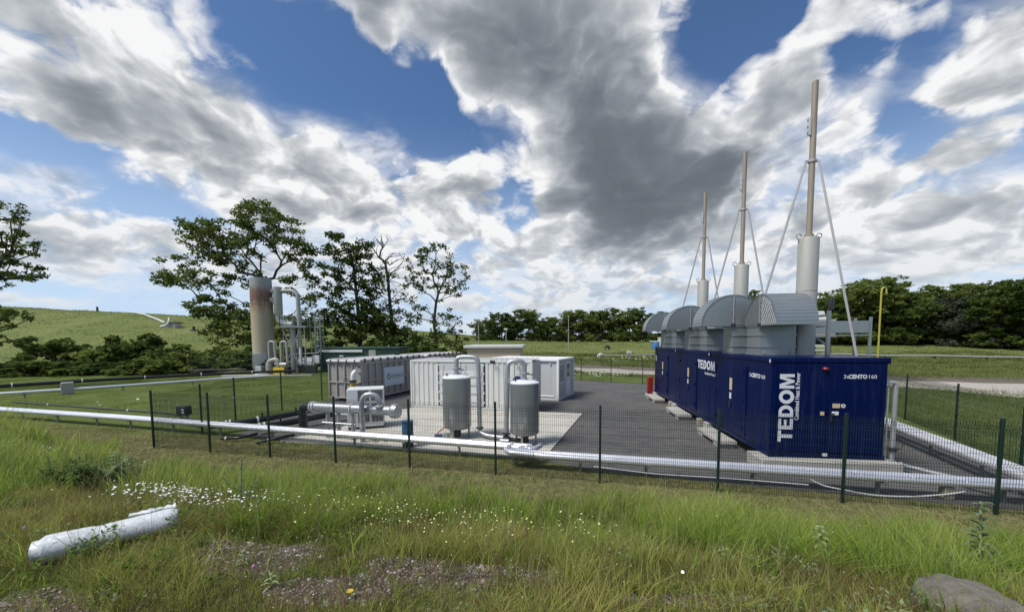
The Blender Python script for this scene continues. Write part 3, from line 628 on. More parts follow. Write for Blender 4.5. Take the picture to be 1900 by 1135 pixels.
# red cabinet at the far end
o = place('red_cabinet', 'red cabinet standing against the far end of the blue container', 'cabinet', -.22, 13.6, .012)
b = MB().box(-.16, .16, -.15, .15, .15, 1.25); b.build('body', M_['red'], o, bevel=.03)
b = MB(); b.box(-.13, .13, -.158, -.151, .25, 1.1); b.build('door', M_['red'], o, bevel=.004)
b = MB().box(-.24, .24, -.22, .22, 0, .149); b.build('base', M_['cwhite'], o)
# dry cooler tables behind
def cooler(x, y, rz, label, h=4.7, wd=2.6, grp='coolers behind the container'):
    o = thing('dry_cooler', label, 'cooler', (x, y, 0), rz, grp)
    MB().box(-wd / 2 + .06, wd / 2 - .06, -.55, .55, h - .78, h - .18).build('casing', M_['galv'], o, bevel=.01)
    for sx in (-wd / 2, wd / 2 - .1):
        for sy in (-.6, .52): MB().box(sx, sx + .1, sy, sy + .08, 0, h).build('leg', M_['galv'], o)
    b = MB(); b.bar((-wd / 2 + .1, -.56, h - .9), (wd / 2 - .1, -.56, h - .9), .06); b.bar((-wd / 2 + .1, .56, h - .9), (wd / 2 - .1, .56, h - .9), .06); b.build('crossbar', M_['galv'], o)
    return o
cooler(16.7, 19.6, R(-12), 'blue-grey cooler box on tall steel legs right of the nearest stack')
o = thing('ventilation_unit', 'pale long ventilation unit with a white cap behind the blue roof', 'unit', (17.6, 23.0, 0), R(-8))
MB().box(-3.2, 1.4, -.8, .8, 3.7, 4.75).build('casing', M_['silencer'], o, bevel=.03)
b = MB(); b.at().add([(-1.1, -.6, 4.752), (1.0, -.6, 4.752), (1.0, .6, 4.752), (-1.1, .6, 4.752), (-.9, -.5, 5.25), (.9, -.5, 5.25), (.9, .5, 5.25), (-.9, .5, 5.25)], [(0, 1, 5, 4), (1, 2, 6, 5), (2, 3, 7, 6), (3, 0, 4, 7), (4, 5, 6, 7)]); b.build('cap', M_['cwhite'], o, smooth=False)
for x in (-2.9, -.6, 1.1):
    for yy in (-.7, .6): MB().box(x, x + .12, yy, yy + .12, 0, 3.699).build('leg', M_['dark'], o)
b = MB(); b.bar((-3.1, -.62, 3.2), (1.2, -.62, 3.2), .15); b.bar((-3.1, -.62, 2.95), (1.2, -.62, 2.95), .1); b.build('crossbar', M_['cwhite'], o)
o = thing('vent_pipe', 'thin yellow vent pipe with a hooked top rising right of the blue container', 'pipe', (13.6, 14.0, 0))
MB().tube([(0, 0, 0), (0, 0, 5.35), (.02, 0, 5.48), (.09, 0, 5.54), (.17, 0, 5.48), (.19, 0, 5.3)], .028, 10, bend=.03).build('pipe', M_['ypipe'], o)
MB().lathe([(.09, 0), (.09, .03), (.05, .031), (.05, .2)]).build('foot', M_['ypipe'], o)
# ---------------------------------------------------------------- fences
ZB = [(0, 0), (.05, 0), (.10, 0), (.95, 0), (1.0, .035), (1.05, 0), (1.75, 0), (1.80, .04), (1.85, 0), (1.93, 0)]
def fence_panel(p, q, parent, off, wire=.0026, pitch=.05, name='mesh_panel'):
    p = Vector((*p, 0)) - off; q = Vector((*q, 0)) - off; L = (q - p).length; d = (q - p) / L; nrm = Vector((-d.y, d.x, 0))
    n = int(L / pitch); pts = []; F = []
    prof = [(.04, 0), (.93, 0), (1.0, .035), (1.07, 0), (1.73, 0), (1.80, .04), (1.87, 0), (1.97, 0)]
    us = np.arange(n + 1) * pitch + .02; base = 0
    zp = tz(p.x + off.x, p.y + off.y); zq = tz(q.x + off.x, q.y + off.y)
    V = []
    for u in us:
        if u > L - .01: continue
        z0 = zp + (zq - zp) * u / L
        for i, (z, o_) in enumerate(prof):
            c = p + d * u + nrm * (o_ + .03) + Vector((0, 0, z + z0))
            for k in range(3):
                a = 2 * math.pi * k / 3; V.append(c + d * (wire * math.cos(a)) + nrm * (wire * math.sin(a)))
            if i:
                s0 = len(V) - 6
                for k in range(3): F.append((s0 + k, s0 + (k + 1) % 3, s0 + 3 + (k + 1) % 3, s0 + 3 + k))
    for z, o_ in ((.06, 0), (.26, 0), (.46, 0), (.66, 0), (.86, 0), (.93, 0), (1.0, .035), (1.07, 0), (1.27, 0), (1.47, 0), (1.67, 0), (1.73, 0), (1.80, .04), (1.87, 0)):
        for e, u in enumerate((0, L)):
            c = p + d * u + nrm * (o_ + .036) + Vector((0, 0, z + (zp, zq)[e]))
            for k in range(3):
                a = 2 * math.pi * k / 3; V.append(c + Vector((0, 0, wire * math.cos(a))) + nrm * (wire * math.sin(a)))
        s0 = len(V) - 6
        for k in range(3): F.append((s0 + k, s0 + (k + 1) % 3, s0 + 3 + (k + 1) % 3, s0 + 3 + k))
    return np_obj(name, np.array([tuple(v) for v in V]), F, M_['fence'], parent)
def fence(name, label, pts, panels=True, wire=.0042, pitch=.05, h=2.03):
    off = Vector((*pts[0], 0)); o = thing(name, label, 'fence', off)
    for i, p in enumerate(pts):
        z = tz(*p); x, y = p[0] - off.x, p[1] - off.y; q = pts[min(i + 1, len(pts) - 1)]; r = pts[max(i - 1, 0)]
        a = math.atan2(q[1] - r[1], q[0] - r[0])
        b = MB().at((x, y, z), (0, 0, a)); b.box(-.03, .03, -.022, .022, -.3, h); b.box(-.033, .033, -.025, .025, h + .0005, h + .012)
        b.build('post', M_['fence'], o, bevel=.004)
    if panels:
        for p, q in zip(pts, pts[1:]): fence_panel(p, q, o, off, wire, pitch)
    return o
FX = [-12.6, -10.17, -7.8, -5.43, -3.0, -.47, 2.25, 4.95, 7.45, 10.12, 12.75]
fp = [(x, 13.05 - .236 * (x + 12.62)) for x in FX]
fence('mesh_fence', 'green wire mesh fence running across the front of the yard', fp)
fence('mesh_fence', 'green wire mesh fence on the left side between lawn and yard', [fp[0], (-12.5, 15.0), (-12.95, 17.45), (-12.3, 19.95), (-11.85, 23.3), (-11.6, 25.9), (-11.5, 28.5), (-11.5, 31.2)])
fence('mesh_fence', 'green wire mesh fence on the right edge of the yard by the bright ducts', [fp[-1], (14.3, 10.4), (15.9, 13.35), (17.65, 16.75), (18.8, 19.4), (19.6, 22.0), (20.2, 24.6)])
fence('mesh_fence', 'distant dark mesh fence along the far edge of the asphalt', [(20.2, 24.6), (17.9, 26.0), (15.6, 27.3), (12.9, 28.85), (10.5, 30.2), (8.3, 31.5), (6.05, 32.9), (3.6, 34.3), (1.2, 35.6), (-1.2, 36.8)], wire=.005, pitch=.10)

# ------------------------------------------------------------------ white store container
def frame2(a, b):
    a = Vector((*a, 0)); b = Vector((*b, 0)); return a, (b - a).length, math.atan2(b.y - a.y, b.x - a.x)
a, L, rz = frame2((-5.52, 20.4), (1.02, 18.75))
o = thing('storage_container', 'white corrugated storage container with double doors behind the two grey tanks', 'container', (a.x, a.y, .052), rz)
H = 2.58
def corrugated(p, q, z0, z1, depth, pitch, m, name, parent, fr=.45):
    """profiled sheet wall standing along p-q, proud outwards (to the right of p->q)"""
    p = Vector(p); q = Vector(q); d = (q - p); Ln = d.length; d /= Ln; nr = Vector((d.y, -d.x)); pts = []; u = 0
    while u < Ln - pitch * .5:
        pts += [(u, 0), (u + pitch * fr, 0), (u + pitch * (fr + .07), -depth), (u + pitch * .93, -depth)]; u += pitch
    pts.append((Ln, 0)); b = MB(); V = []
    for t, w in pts: c = p + d * t + nr * w; V += [(c.x, c.y, z0), (c.x, c.y, z1)]
    return b.add(V, [(2 * i, 2 * i + 2, 2 * i + 3, 2 * i + 1) for i in range(len(pts) - 1)]).build(name, m, parent, smooth=False)
MB().box(.05, L - .05, .05, 2.38, .02, H - .08).build('body', M_['cwhite'], o)
corrugated((.08, -.002), (1.62, -.002), .16, H - .10, .035, .28, M_['cwhite'], 'wall', o)
corrugated((4.28, -.002), (L - .08, -.002), .16, H - .10, .035, .28, M_['cwhite'], 'wall', o)
corrugated((0, 2.36), (0, .08), .16, H - .10, .035, .28, M_['cwhite'], 'wall', o)
corrugated((L, .08), (L, 2.36), .16, H - .10, .035, .28, M_['cwhite'], 'wall', o)
for x in (0, L - .1): MB().box(x, x + .1, -.03, .07, .0, H - .001).build('corner_post', M_['cwhite'], o, bevel=.01)
MB().box(.101, L - .101, -.025, .05, 0, .155).build('bottom_rail', M_['cwhite'], o, bevel=.01)
MB().box(.101, L - .101, -.025, .05, H - .10, H - .001).build('top_rail', M_['cwhite'], o, bevel=.01)
b = MB()                                             # roof with its cross ribs
n = 22
for k in range(n):
    x = .06 + k * (L - .12) / n; b.add([(x, 0, H + .01), (x + .15, 0, H + .01), (x + .19, 0, H + .045), (x + .27, 0, H + .045), (x + (L - .12) / n, 0, H + .01),
        (x, 2.4, H + .01), (x + .15, 2.4, H + .01), (x + .19, 2.4, H + .045), (x + .27, 2.4, H + .045), (x + (L - .12) / n, 2.4, H + .01),
        (x, 0, H - .02), (x + (L - .12) / n, 0, H - .02)], [(i, i + 1, i + 6, i + 5) for i in range(4)] + [(10, 11, 4, 3, 2, 1, 0)])
b.build('roof', M_['cwhite'], o, smooth=False)
MB().box(1.66, 4.24, -.012, -.003, .17, H - .11).build('door_frame', M_['rubber'], o)
for k, (x0, x1) in enumerate(((1.72, 2.935), (2.965, 4.18))):
    d = MB().box(x0, x1, -.05, -.013, .20, H - .15).build('door', M_['cabin'], o, bevel=.008)  # grey base paints shade into the gaps between the white panels
    pr = MB()
    for z in (.42, .86, 1.30, 1.74): pr.box(x0 + .09, x1 - .09, -.082, -.0505, z, z + .28)
    pr.build('pressed_panel', M_['cwhite'], d, bevel=.01)
    for x in (x0 + .22, x1 - .22): MB().cyl((x, -.10, .21), (x, -.10, H - .16), .014).build('lock_rod', M_['cwhite'], d)
    hx = x0 - .045 if k == 0 else x1 + .003
    for z in (.35, .85, 1.35, 1.85, 2.3): MB().box(hx, hx + .042, -.06, -.013, z, z + .1).build('hinge', M_['acwhite'], d)
nt_ = MB().box(2.12, 2.80, -.122, -.116, 1.45, 1.86).build('notice_board', M_['sign'], o)
for i, (tx, sz) in enumerate((('CHAUDIERE', .07), ('ACCES RESERVE', .05), ('DANGER', .06))): pass
b = MB()
for i, z in enumerate((1.78, 1.70, 1.62, 1.54)): b.box(2.34 + .04 * (i % 2), 2.70 - .05 * (i % 3), -.1245, -.1225, z, z + .02)
b.build('notice_lines', M_['redhose'], nt_)
for x in (4.72, 5.9):
    fl = MB().at((x, -.16, H - .06), (R(35), 0, 0)).box(-.13, .13, -.03, .03, -.09, .09).build('floodlight', M_['dark'], o, bevel=.01)
    MB().bar((x, -.03, H - .05), (x, -.13, H - .06), .03).build('bracket', M_['dark'], fl)
b = MB(); b.cyl((6.0, -.09, H - .95), (6.0, -.16, H - .95), .2); b.build('blue_vent_cap', M_['bluefl'], o)

# grey cabin to its right
a, L, rz = frame2((1.02, 23.05), (2.76, 22.25)); Lc = 5.0
o = thing('site_cabin', 'pale grey site cabin with a white window and door on its right face', 'cabin', (2.76, 22.2, .014), R(-25.5))
# local: x runs from the near corner back to the left, y away along the short face
Hc = 2.5; DP = 3.27
MB().box(-Lc + .1, -.1, .1, DP - .1, .10, Hc - .14).build('wall', M_['cabin'], o)
MB().box(-Lc, 0, 0, DP, Hc - .14, Hc).build('roof', M_['cabintrim'], o, bevel=.02)
MB().box(-Lc, 0, 0, DP, 0, .10).build('base_frame', M_['cabin'], o, bevel=.01)
for x, y in ((-.14, 0), (-.14, DP - .14), (-Lc, 0)): MB().box(x, x + .14, y, y + .14, .101, Hc - .141).build('corner_post', M_['cabintrim'], o, bevel=.01)
for x in np.arange(-Lc + .7, -.3, .62): MB().box(x, x + .015, .085, .0995, .101, Hc - .141).build('panel_seam', M_['cabintrim'], o)
MB().box(-2.0, -.3, .06, .098, .22, .30).build('skirting_rail', M_['cabintrim'], o, bevel=.01)
w_ = MB(); w_.box(-.0995, -.075, .42, .52, .98, 2.2); w_.box(-.0995, -.075, 1.28, 1.38, .98, 2.2); w_.box(-.0995, -.075, .5201, 1.2799, 2.1, 2.2); w_.box(-.0995, -.075, .5201, 1.2799, .98, 1.08)
wf = w_.build('window_frame', M_['acwhite'], o)
MB().box(-.0995, -.092, .521, 1.279, 1.081, 2.099).build('pane', M_['glass'], wf)
for y in (.70, .89, 1.08): MB().box(-.089, -.068, y, y + .035, 1.081, 2.099).build('window_bar', M_['acwhite'], wf)
d = MB().box(-.0995, -.06, 1.62, 2.55, .12, 2.28).build('door', M_['cabintrim'], o, bevel=.006)
MB().box(-.0595, -.052, 1.78, 2.39, 1.30, 2.12).build('pane', M_['glass'], d)
MB().box(-.0595, -.03, 1.66, 1.74, 1.08, 1.14).build('handle', M_['dark'], d)
MB().lathe([(.05, 0), (.05, .06), (.001, .08)], (-.55, .06, Hc - .32), 12).build('lamp', M_['acwhite'], o)
# beige flat-roofed building behind
o = thing('beige_building', 'low beige flat-roofed building showing above the white container', 'building', (-3.6, 31.2, 0), R(-6))
MB().box(-.1, 4.3, 0, 3.6, 0, 3.0).build('wall', M_['tan'], o)
MB().box(-.35, 4.55, -.25, 3.85, 3.001, 3.22).build('roof', M_['cwhite'], o, bevel=.02)
MB().box(1.0, 1.9, -.03, -.001, .05, 2.1).build('door', M_['cabin'], o, bevel=.01)

# ------------------------------------------------------------------ ribbed steel bins with rolled tarpaulins
def bin_(x, y, rz, label, sign=False, L=6.3, W=2.55, H=2.35):
    o = thing('skip_container', label, 'skip container', (x, y, .014), rz, 'ribbed grey skip containers')
    # local: x across the end face, y along the length; near right corner at (0,0)
    MB().box(-W + .04, -.04, .04, L - .04, .18, H - .02).build('shell', M_['bin'], o)
    end = MB()
    for i in range(5): xx = -W + .02 + i * (W - .10) / 4; end.box(xx, xx + .08, -.04, .0395, .18, H - .08)
    for z in (.18, 1.12): end.box(-W + .1, -.1, -.035, .039, z, z + .09)
    end.build('end_door', M_['bin'], o, bevel=.008)
    sd = MB(); n = 11
    for i in range(n): yy = .0 + i * (L - .1) / (n - 1); sd.box(-.039, .06, yy, yy + .11, .18, H - .08)
    sd.box(-.0385, .05, .05, L - .05, 1.22, 1.33); sd.box(-.0385, .055, .05, L - .05, .12, .26)
    sd.build('side_wall', M_['bin'], o, bevel=.008)
    MB().box(-W + .0, .065, -.05, L + .02, H - .08, H + .04).build('top_rim', M_['bin'], o, bevel=.015)
    for x_, nm in ((-W + .12, 'rolled'), (-.08, 'rolled')):
        MB().tube([(x_, -.05 + i * L / 12, H + .13 + .012 * (i % 2)) for i in range(13)], .10, 12).build('rolled_tarpaulin', M_['tarp'], o)
    MB().add([(-W + .1, -.02, H + .12), (-.1, -.02, H + .12), (-.1, L, H + .12), (-W + .1, L, H + .12), (-W / 2, -.02, H + .24), (-W / 2, L, H + .24)], [(0, 4, 5, 3), (4, 1, 2, 5), (0, 1, 4), (3, 5, 2)]).build('cover_sheet', M_['tarp'], o, smooth=False)
    MB().tube([(-W, -.06, H + .10), (.03, -.06, H + .10)], .085, 12).build('rolled_tarpaulin', M_['tarp'], o)
    for i in range(9): yy = .25 + i * .7; MB().box(-.03, .09, yy, yy + .07, H + .0415, H + .26).build('strap_clamp', M_['dark'], o, smooth=False)
    for i in range(4): xx = -W + .3 + i * .62; MB().box(xx, xx + .07, -.15, -.052, H - .02, H + .2).build('strap_clamp', M_['dark'], o, smooth=False)
    for z in (.5, 1.1, 1.7, 2.1): MB().box(-.12, -.03, -.09, -.041, z, z + .09).build('hinge', M_['dark'], o, smooth=False)
    for yy in (.7, L - .9): MB().cyl((-W + .2, yy, .10), (-.1, yy, .10), .10).build('roller', M_['dark'], o)
    if sign:
        s_ = MB().box(.066, .085, 1.95, 3.95, .72, 1.95).build('sign_panel', M_['sign'], o)
        ring = MB(); n2 = 24
        for k in range(n2):
            t0, t1 = 2 * math.pi * k / n2 - .4, 2 * math.pi * (k + 1) / n2 - .4
            if k in (5, 6): continue
            ri = .13; ro = .22 + .02 * math.sin(t0)
            ring.prism([(ri * math.cos(t0), ri * math.sin(t0)), (ro * math.cos(t0), ro * math.sin(t0)), (ro * math.cos(t1), ro * math.sin(t1)), (ri * math.cos(t1), ri * math.sin(t1))], .0855, .090, lambda u, v, w: (w, 2.42 + u, 1.32 + v))
        ring.prism([(-.05, -.08), (.08, 0), (-.05, .08)], .0855, .090, lambda u, v, w: (w, 2.42 + u, 1.32 + v))
        ring.build('round_logo', M_['logogreen'], s_, smooth=False)
        MW = Matrix.Rotation(R(90), 4, 'Z') @ Matrix.Rotation(R(90), 4, 'X')
        text_obj('DELTALYS', 'sign_lettering', M_['letter_dark'], s_, .25, Matrix.Translation((.087, 2.72, 1.26)) @ MW, .004)
        MB().box(.0855, .088, 2.74, 3.72, 1.17, 1.19).build('sign_rule', M_['letter_dark'], s_)
    return o
BZ = R(-20.5)
bn = bin_(-8.95, 22.3, BZ, 'ribbed grey steel skip container with a white company sign on its side', True)
for i in range(3):
    pass
dx, dy = -math.sin(BZ), math.cos(BZ)
bin_(-8.95 + dx * 7.1, 22.3 + dy * 7.1, BZ, 'ribbed grey steel skip container behind the one carrying the sign', L=5.6)
o = thing('bent_duct', 'pale duct elbow on an ochre pipe at the grey skip container corner', 'duct', (-9.25, 21.9, 0), BZ)
MB().tube([(0, -.05, .0), (0, -.05, 1.30)], .17, 18).build('pipe', M_['ochre'], o)
MB().tube([(0, -.05, 1.42), (0, -.05, 1.75), (.02, .16, 1.92)], .13, 16, bend=.2).build('elbow', M_['acwhite'], o)
MB().lathe([(.21, 1.30), (.21, 1.36), (.16, 1.361), (.16, 1.42)], (0, -.05, 0), 20).build('valve_body', M_['dark'], o)
b = MB(); b.tube([(-.22, -.1, 1.36), (-.45, -.1, 1.36)], .025); b.tube([(-.5 + .0, -.1 + .14 * math.sin(t), 1.36 + .14 * math.cos(t)) for t in np.linspace(0, 2 * math.pi, 15)], .014, 6, caps=False); b.build('handwheel', M_['dark'], o)

# ------------------------------------------------------------------ tanks with goose-neck pipes
def tank(x, y, label, r, h, z0, side, rz=R(-14)):
    o = thing('steel_tank', label, 'tank', (x, y, .052), rz, 'upright steel tanks on the concrete pad')
    b = MB(); b.lathe([(.15, z0 - .10), (r * .8, z0 - .06), (r * .97, z0), (r, z0 + .02), (r, z0 + h)], seg=48); b.build('shell', M_['tank'], o)
    c = MB(); c.lathe([(r + .015, z0 + h - .015), (r + .02, z0 + h), (r + .015, z0 + h + .03), (r * .8, z0 + h + .08), (r * .3, z0 + h + .12), (.10, z0 + h + .13)], seg=48); c.build('domed_lid', M_['tankwhite'], o)
    c = MB(); c.lathe([(.16, z0 + h + .13), (.09, z0 + h + .15), (.075, z0 + h + .30)], seg=20); c.build('neck', M_['steelpipe'], o)
    c = MB(); c.lathe([(.16, z0 + h + .30), (.16, z0 + h + .325)], seg=20); c.build('flange', M_['strut'], o)
    c = MB(); c.lathe([(.16, z0 + h + .335), (.16, z0 + h + .36)], seg=20); c.build('flange', M_['strut'], o)
    for k in range(3):
        t = 2 * math.pi * k / 3 + .5; xx, yy = r * .82 * math.cos(t), r * .82 * math.sin(t)
        l = MB(); l.box(xx - .03, xx + .03, yy - .03, yy + .03, .012, z0 + .05); l.box(xx - .07, xx + .07, yy - .07, yy + .07, 0, .012); l.build('leg', M_['strut'], o)
    for k in range(2):
        xx = (-1, 1)[k] * r * .72; l = MB(); l.tube([(xx - .05, 0, z0 + h + .06), (xx - .05, 0, z0 + h + .15), (xx + .05, 0, z0 + h + .15), (xx + .05, 0, z0 + h + .06)], .012, 8, bend=.04); l.build('lifting_eye', M_['strut'], o)
    l = MB(); l.cyl((-.25, -.3, z0 + h + .05), (-.25, -.3, z0 + h + .18), .025); l.build('vent_stub', M_['dark'], o)
    l = MB(); l.bar((.10, -.02, z0 + h + .31), (.33, -.10, z0 + h + .30), .035); l.build('valve_handle', M_['dark'], o)
    ht = z0 + h + .78
    if side > 0:
        g_ = MB().tube([(0, 0, z0 + h + .36), (0, 0, ht - .05), (.28, .05, ht), (.82, .10, ht - .03), (.86, .10, .40)], .085, 16, bend=.20)
    else:
        g_ = MB().tube([(0, 0, z0 + h + .36), (0, 0, ht - .10), (-.16, -.08, ht), (-.55, -.18, ht - .05), (-.62, -.2, .45)], .085, 16, bend=.18)
    g_.build('gooseneck_pipe', M_['steelpipe'], o)
    ex = .86 if side > 0 else -.62; ey = .10 if side > 0 else -.2
    f_ = MB(); f_.lathe([(.14, .36), (.14, .40)], (ex, ey, 0), 18); f_.build('pipe_flange', M_['dark'], o)
    d_ = MB(); d_.cyl((0, 0, .05), (0, 0, z0 - .09), .14); d_.build('drain_sump', M_['dark'], o)
    return o
t1 = tank(-2.08, 14.06, 'left upright grey steel tank with white lid, before the white container doors', .53, 1.84, .42, 1)
MB().tube([(.86, .10, .36), (.88, .08, .22), (1.15, -.05, .14), (1.95, -.18, .12)], .075, 14, bend=.15).build('outlet_pipe', M_['steelpipe'], t1)
t2 = tank(.43, 13.06, 'right upright grey steel tank with white lid, nearer the asphalt', .50, 1.74, .42, -1)
MB().tube([(-.62, -.2, .36), (-.62, -.2, .20), (-.3, -.15, .16), (.1, -.1, .16)], .07, 14, bend=.1).build('inlet_pipe', M_['dark'], t2)
MB().lathe([(.13, .05), (.13, .30), (.05, .32)], (-.60, -.25, 0), 16).build('pump_body', M_['dark'], t2)
MB().cyl((-.75, -.5, .20), (-.45, -.5, .20), .09).build('pump_motor', M_['steelpipe'], t2)
o = thing('small_pump', 'small blue and steel pump with red hoses at the foot of the left tank', 'pump', (-2.85, 13.6, .052))
MB().cyl((0, 0, .14), (.28, .05, .14), .09).build('motor', M_['bluedrum'], o)
MB().lathe([(.12, 0), (.12, .24), (.04, .27)], (.42, .08, 0), 16).build('pump_body', M_['steelpipe'], o)
for k in range(2): MB().tube([(.05, .1 * k, .2), (.2, .1 * k, .36), (.42, .1 * k + .1, .50), (.55, .2, .46)], .018, 8, bend=.08).build('hose', M_['redhose'], o)
MB().tube([(-.05, -.1, .1), (-.5, -.25, .03), (-1.1, -.1, .02), (-1.5, .2, .02)], .016, 8, bend=.1).build('cable', M_['rubber'], o)

# ------------------------------------------------------------------ chiller, big horizontal duct, black pipework
o = thing('chiller_unit', 'white chiller box with dark grilles standing behind the thick horizontal duct', 'chiller', (-6.75, 15.25, .052), R(17))
MB().box(0, 1.42, 0, 1.05, .10, 1.66).build('casing', M_['acwhite'], o, bevel=.012)
for k, (x0, x1) in enumerate(((.42, .85), (.93, 1.38))):
    for z0, z1 in ((1.18, 1.62), (.30, 1.05)):
        gr = MB().box(x0, x1, -.012, -.001, z0, z1).build('grille', M_['dark'], o)
        sl = MB()
        for z in np.arange(z0 + .03, z1 - .02, .055): sl.box(x0 + .01, x1 - .01, -.022, -.0125, z, z + .014)
        for x in np.arange(x0 + .05, x1 - .03, .09): sl.box(x, x + .010, -.030, -.0225, z0, z1)
        sl.build('grille_slats', M_['strut'], gr, smooth=False)
MB().box(.02, 1.43, .02, 1.03, 0, .099).build('plinth', M_['dark'], o)
o = thing('duct_line', 'thick horizontal steel duct with a black elbow at its left end', 'duct', (-7.88, 14.5, 0), 0)
e = Vector((-4.25, 13.45, 0)) - Vector((-7.88, 14.5, 0)); L = e.length; ang = math.atan2(e.y, e.x); o.rotation_euler.z = ang
MB().tube([(.10, 0, 1.18), (L, 0, 1.18)], .175, 22).build('duct', M_['steelpipe'], o)
for x in (.12, .26, L * .52): MB().at((x, 0, 1.18), (0, R(90), 0)).lathe([(.20, 0), (.21, .01), (.21, .035), (.20, .045)], seg=22).build('duct_band', M_['acwhite'], o)
MB().at((L, 0, 1.18), (0, R(90), 0)).lathe([(.25, -.08), (.27, -.05), (.27, .05), (.25, .16)], seg=24).build('end_housing', M_['steelpipe'], o)
MB().tube([(.14, 0, 1.18), (-.34, .02, 1.18), (-.34, .02, .12)], .15, 18, bend=.2).build('black_elbow', M_['black'], o)
for z in (.35, .75): MB().lathe([(.17, z), (.17, z + .03)], (-.34, .02, 0), 20).build('coupling_ring', M_['black'], o)
for x, nm in ((.85, 0), (1.35, 0), (2.0, 0)):
    MB().tube([(x, .0, .05), (x, .0, 1.02)], .075, 14).build('support_post', M_['steelpipe'], o)
MB().tube([(.7, -.1, .62), (1.2, -.05, .60), (2.1, .0, .58)], .045, 12).build('side_pipe', M_['steelpipe'], o)
MB().tube([(.7, -.25, .34), (2.1, -.18, .34)], .045, 12).build('side_pipe', M_['steelpipe'], o)
MB().tube([(2.62, -.28, .05), (2.62, -.28, 1.52), (2.72, -.26, 1.74), (2.95, -.2, 1.80), (3.18, -.12, 1.70), (3.24, -.08, 1.38)], .095, 16, bend=.12).build('looped_pipe', M_['steelpipe'], o)
MB().lathe([(.10, 1.24), (.17, 1.30), (.17, 1.36), (.10, 1.40)], (3.24, -.08, 0), 18).build('flange', M_['strut'], o)
for k, (x, y, z) in enumerate(((2.85, -.15, .24), (3.05, -.2, .18), (3.3, -.1, .26))): MB().at((x, y, z)).lathe([(.03, -.1), (.07, -.06), (.07, .05), (.03, .1)], seg=14).build('small_valve', M_['strut'], o)
def hpipe(label, pts, r, rings, m='black', nm='black_pipe', vz=None):
    off = Vector((pts[0][0], pts[0][1], 0)); o = thing(nm, label, 'pipe', off); P = [Vector(p) - off for p in pts]
    MB().tube(P, r, 16, bend=.25).build('pipe', M_[m], o)
    for t in rings:
        k = int(t); a_, b_ = P[k], P[k + 1]; c_ = a_.lerp(b_, t - k); d_ = (b_ - a_).normalized() * .03
        MB().cyl(c_ - d_, c_ + d_, r * 1.35, seg=18).build('flange', M_['acwhite'], o)
    for v in vz or []:
        k = int(v); c_ = P[k].lerp(P[k + 1], v - k); MB().cyl(c_, c_ + Vector((0, 0, r + .16)), .035).build('valve_stem', M_['black'], o)
    return o
hpipe('long black pipe with pale flanges running back-left from the asphalt corner', [(-12.2, 14.95, .33), (-11.1, 15.6, .36), (-10.5, 16.3, .38), (-9.0, 18.9, .42)], .12, [.45, .55, 1.4, 2.5], vz=[1.6, 2.35, 2.7])
hpipe('black flanged pipe in front of the black elbow, ending under the thick duct', [(-10.15, 14.75, .30), (-9.4, 15.5, .32), (-8.0, 17.3, .4), (-7.4, 17.5, .45)], .13, [.1, .25, 1.85, 1.95], vz=[.8, 1.3])
hpipe('steel pipe with pale rings leading right from the black pipework behind the duct', [(-7.9, 16.7, .42), (-7.0, 16.2, .48), (-6.35, 15.9, .5)], .08, [.2, .9], 'steelpipe', 'steel_pipe')
hpipe('small black elbowed drain pipe lying under the bright pipe line left of the pad', [(-10.9, 13.9, .10), (-10.1, 13.75, .16), (-9.8, 14.3, .18)], .05, [.3], 'black', 'drain_pipe')
hpipe('short dark drain pipe under the bright pipe line at the pad corner', [(-9.2, 13.35, .08), (-8.5, 13.65, .2), (-8.2, 14.0, .2)], .05, [.5], 'black', 'drain_pipe')
o = thing('blue_drum', 'small blue plastic drum standing behind a fence post on the pad edge', 'drum', (-3.62, 12.85, .052))
MB().lathe([(.17, 0), (.19, .02), (.19, .26), (.2, .28), (.19, .30), (.19, .56), (.2, .58), (.19, .60), (.19, .82), (.17, .86), (.165, .88)], seg=28).build('body', M_['bluedrum'], o)
MB().lathe([(.195, .86), (.2, .875), (.2, .90), (.17, .905)], seg=28).build('lid', M_['bluedrum'], o)
MB().tube([(.18, -.06, .35), (.3, -.1, .33), (.4, -.12, .1)], .02, 8, bend=.05).build('tap_hose', M_['rubber'], o)
# ------------------------------------------------------------------ bright clad pipe lines
def clad(name, label, pts, r, off, stands, bend=.18, group=None, n=2, lift=0):
    """n parallel aluminium-clad pipes with joint bands, carried on little stands"""
    o0 = Vector((pts[0][0], pts[0][1], 0)); o = thing(name, label, 'pipe', o0, 0, group)
    P = [Vector(p) for p in pts]
    for j in range(n):
        s_ = (j - (n - 1) / 2) * off; Q = []
        for i, p in enumerate(P):
            d = ((P[min(i + 1, len(P) - 1)] - P[i]).normalized() + (P[i] - P[max(i - 1, 0)]).normalized()); d.z = 0; d.normalize()
            nr = Vector((-d.y, d.x, 0)); Q.append(p + nr * s_ - o0)
        b = MB().tube(Q, r, 16, bend=bend)
        for a_, c_ in zip(Q, Q[1:]):
            Ls = (c_ - a_).length; k = .55
            while k < Ls - .2:
                m_ = a_ + (c_ - a_) * (k / Ls); d_ = (c_ - a_).normalized() * .015; b.cyl(m_ - d_, m_ + d_, r + .004, seg=16); k += 1.0
        b.build('clad_pipe', M_['alu'], o)
    for (x, y, zt) in stands:
        z0 = tz(x, y); st = MB().at((x - o0.x, y - o0.y, 0)); st.box(-.03, .03, -.03, .03, z0 - .2, zt - r - .03); st.box(-.04, .04, -.22, .22, zt - r - .0295, zt - r - .002)
        st.build('stand', M_['galv'], o)
    return o
def onl(a, b, xs): return [(x, a[1] + (b[1] - a[1]) * (x - a[0]) / (b[0] - a[0]), a[2] + (b[2] - a[2]) * (x - a[0]) / (b[0] - a[0])) for x in xs]
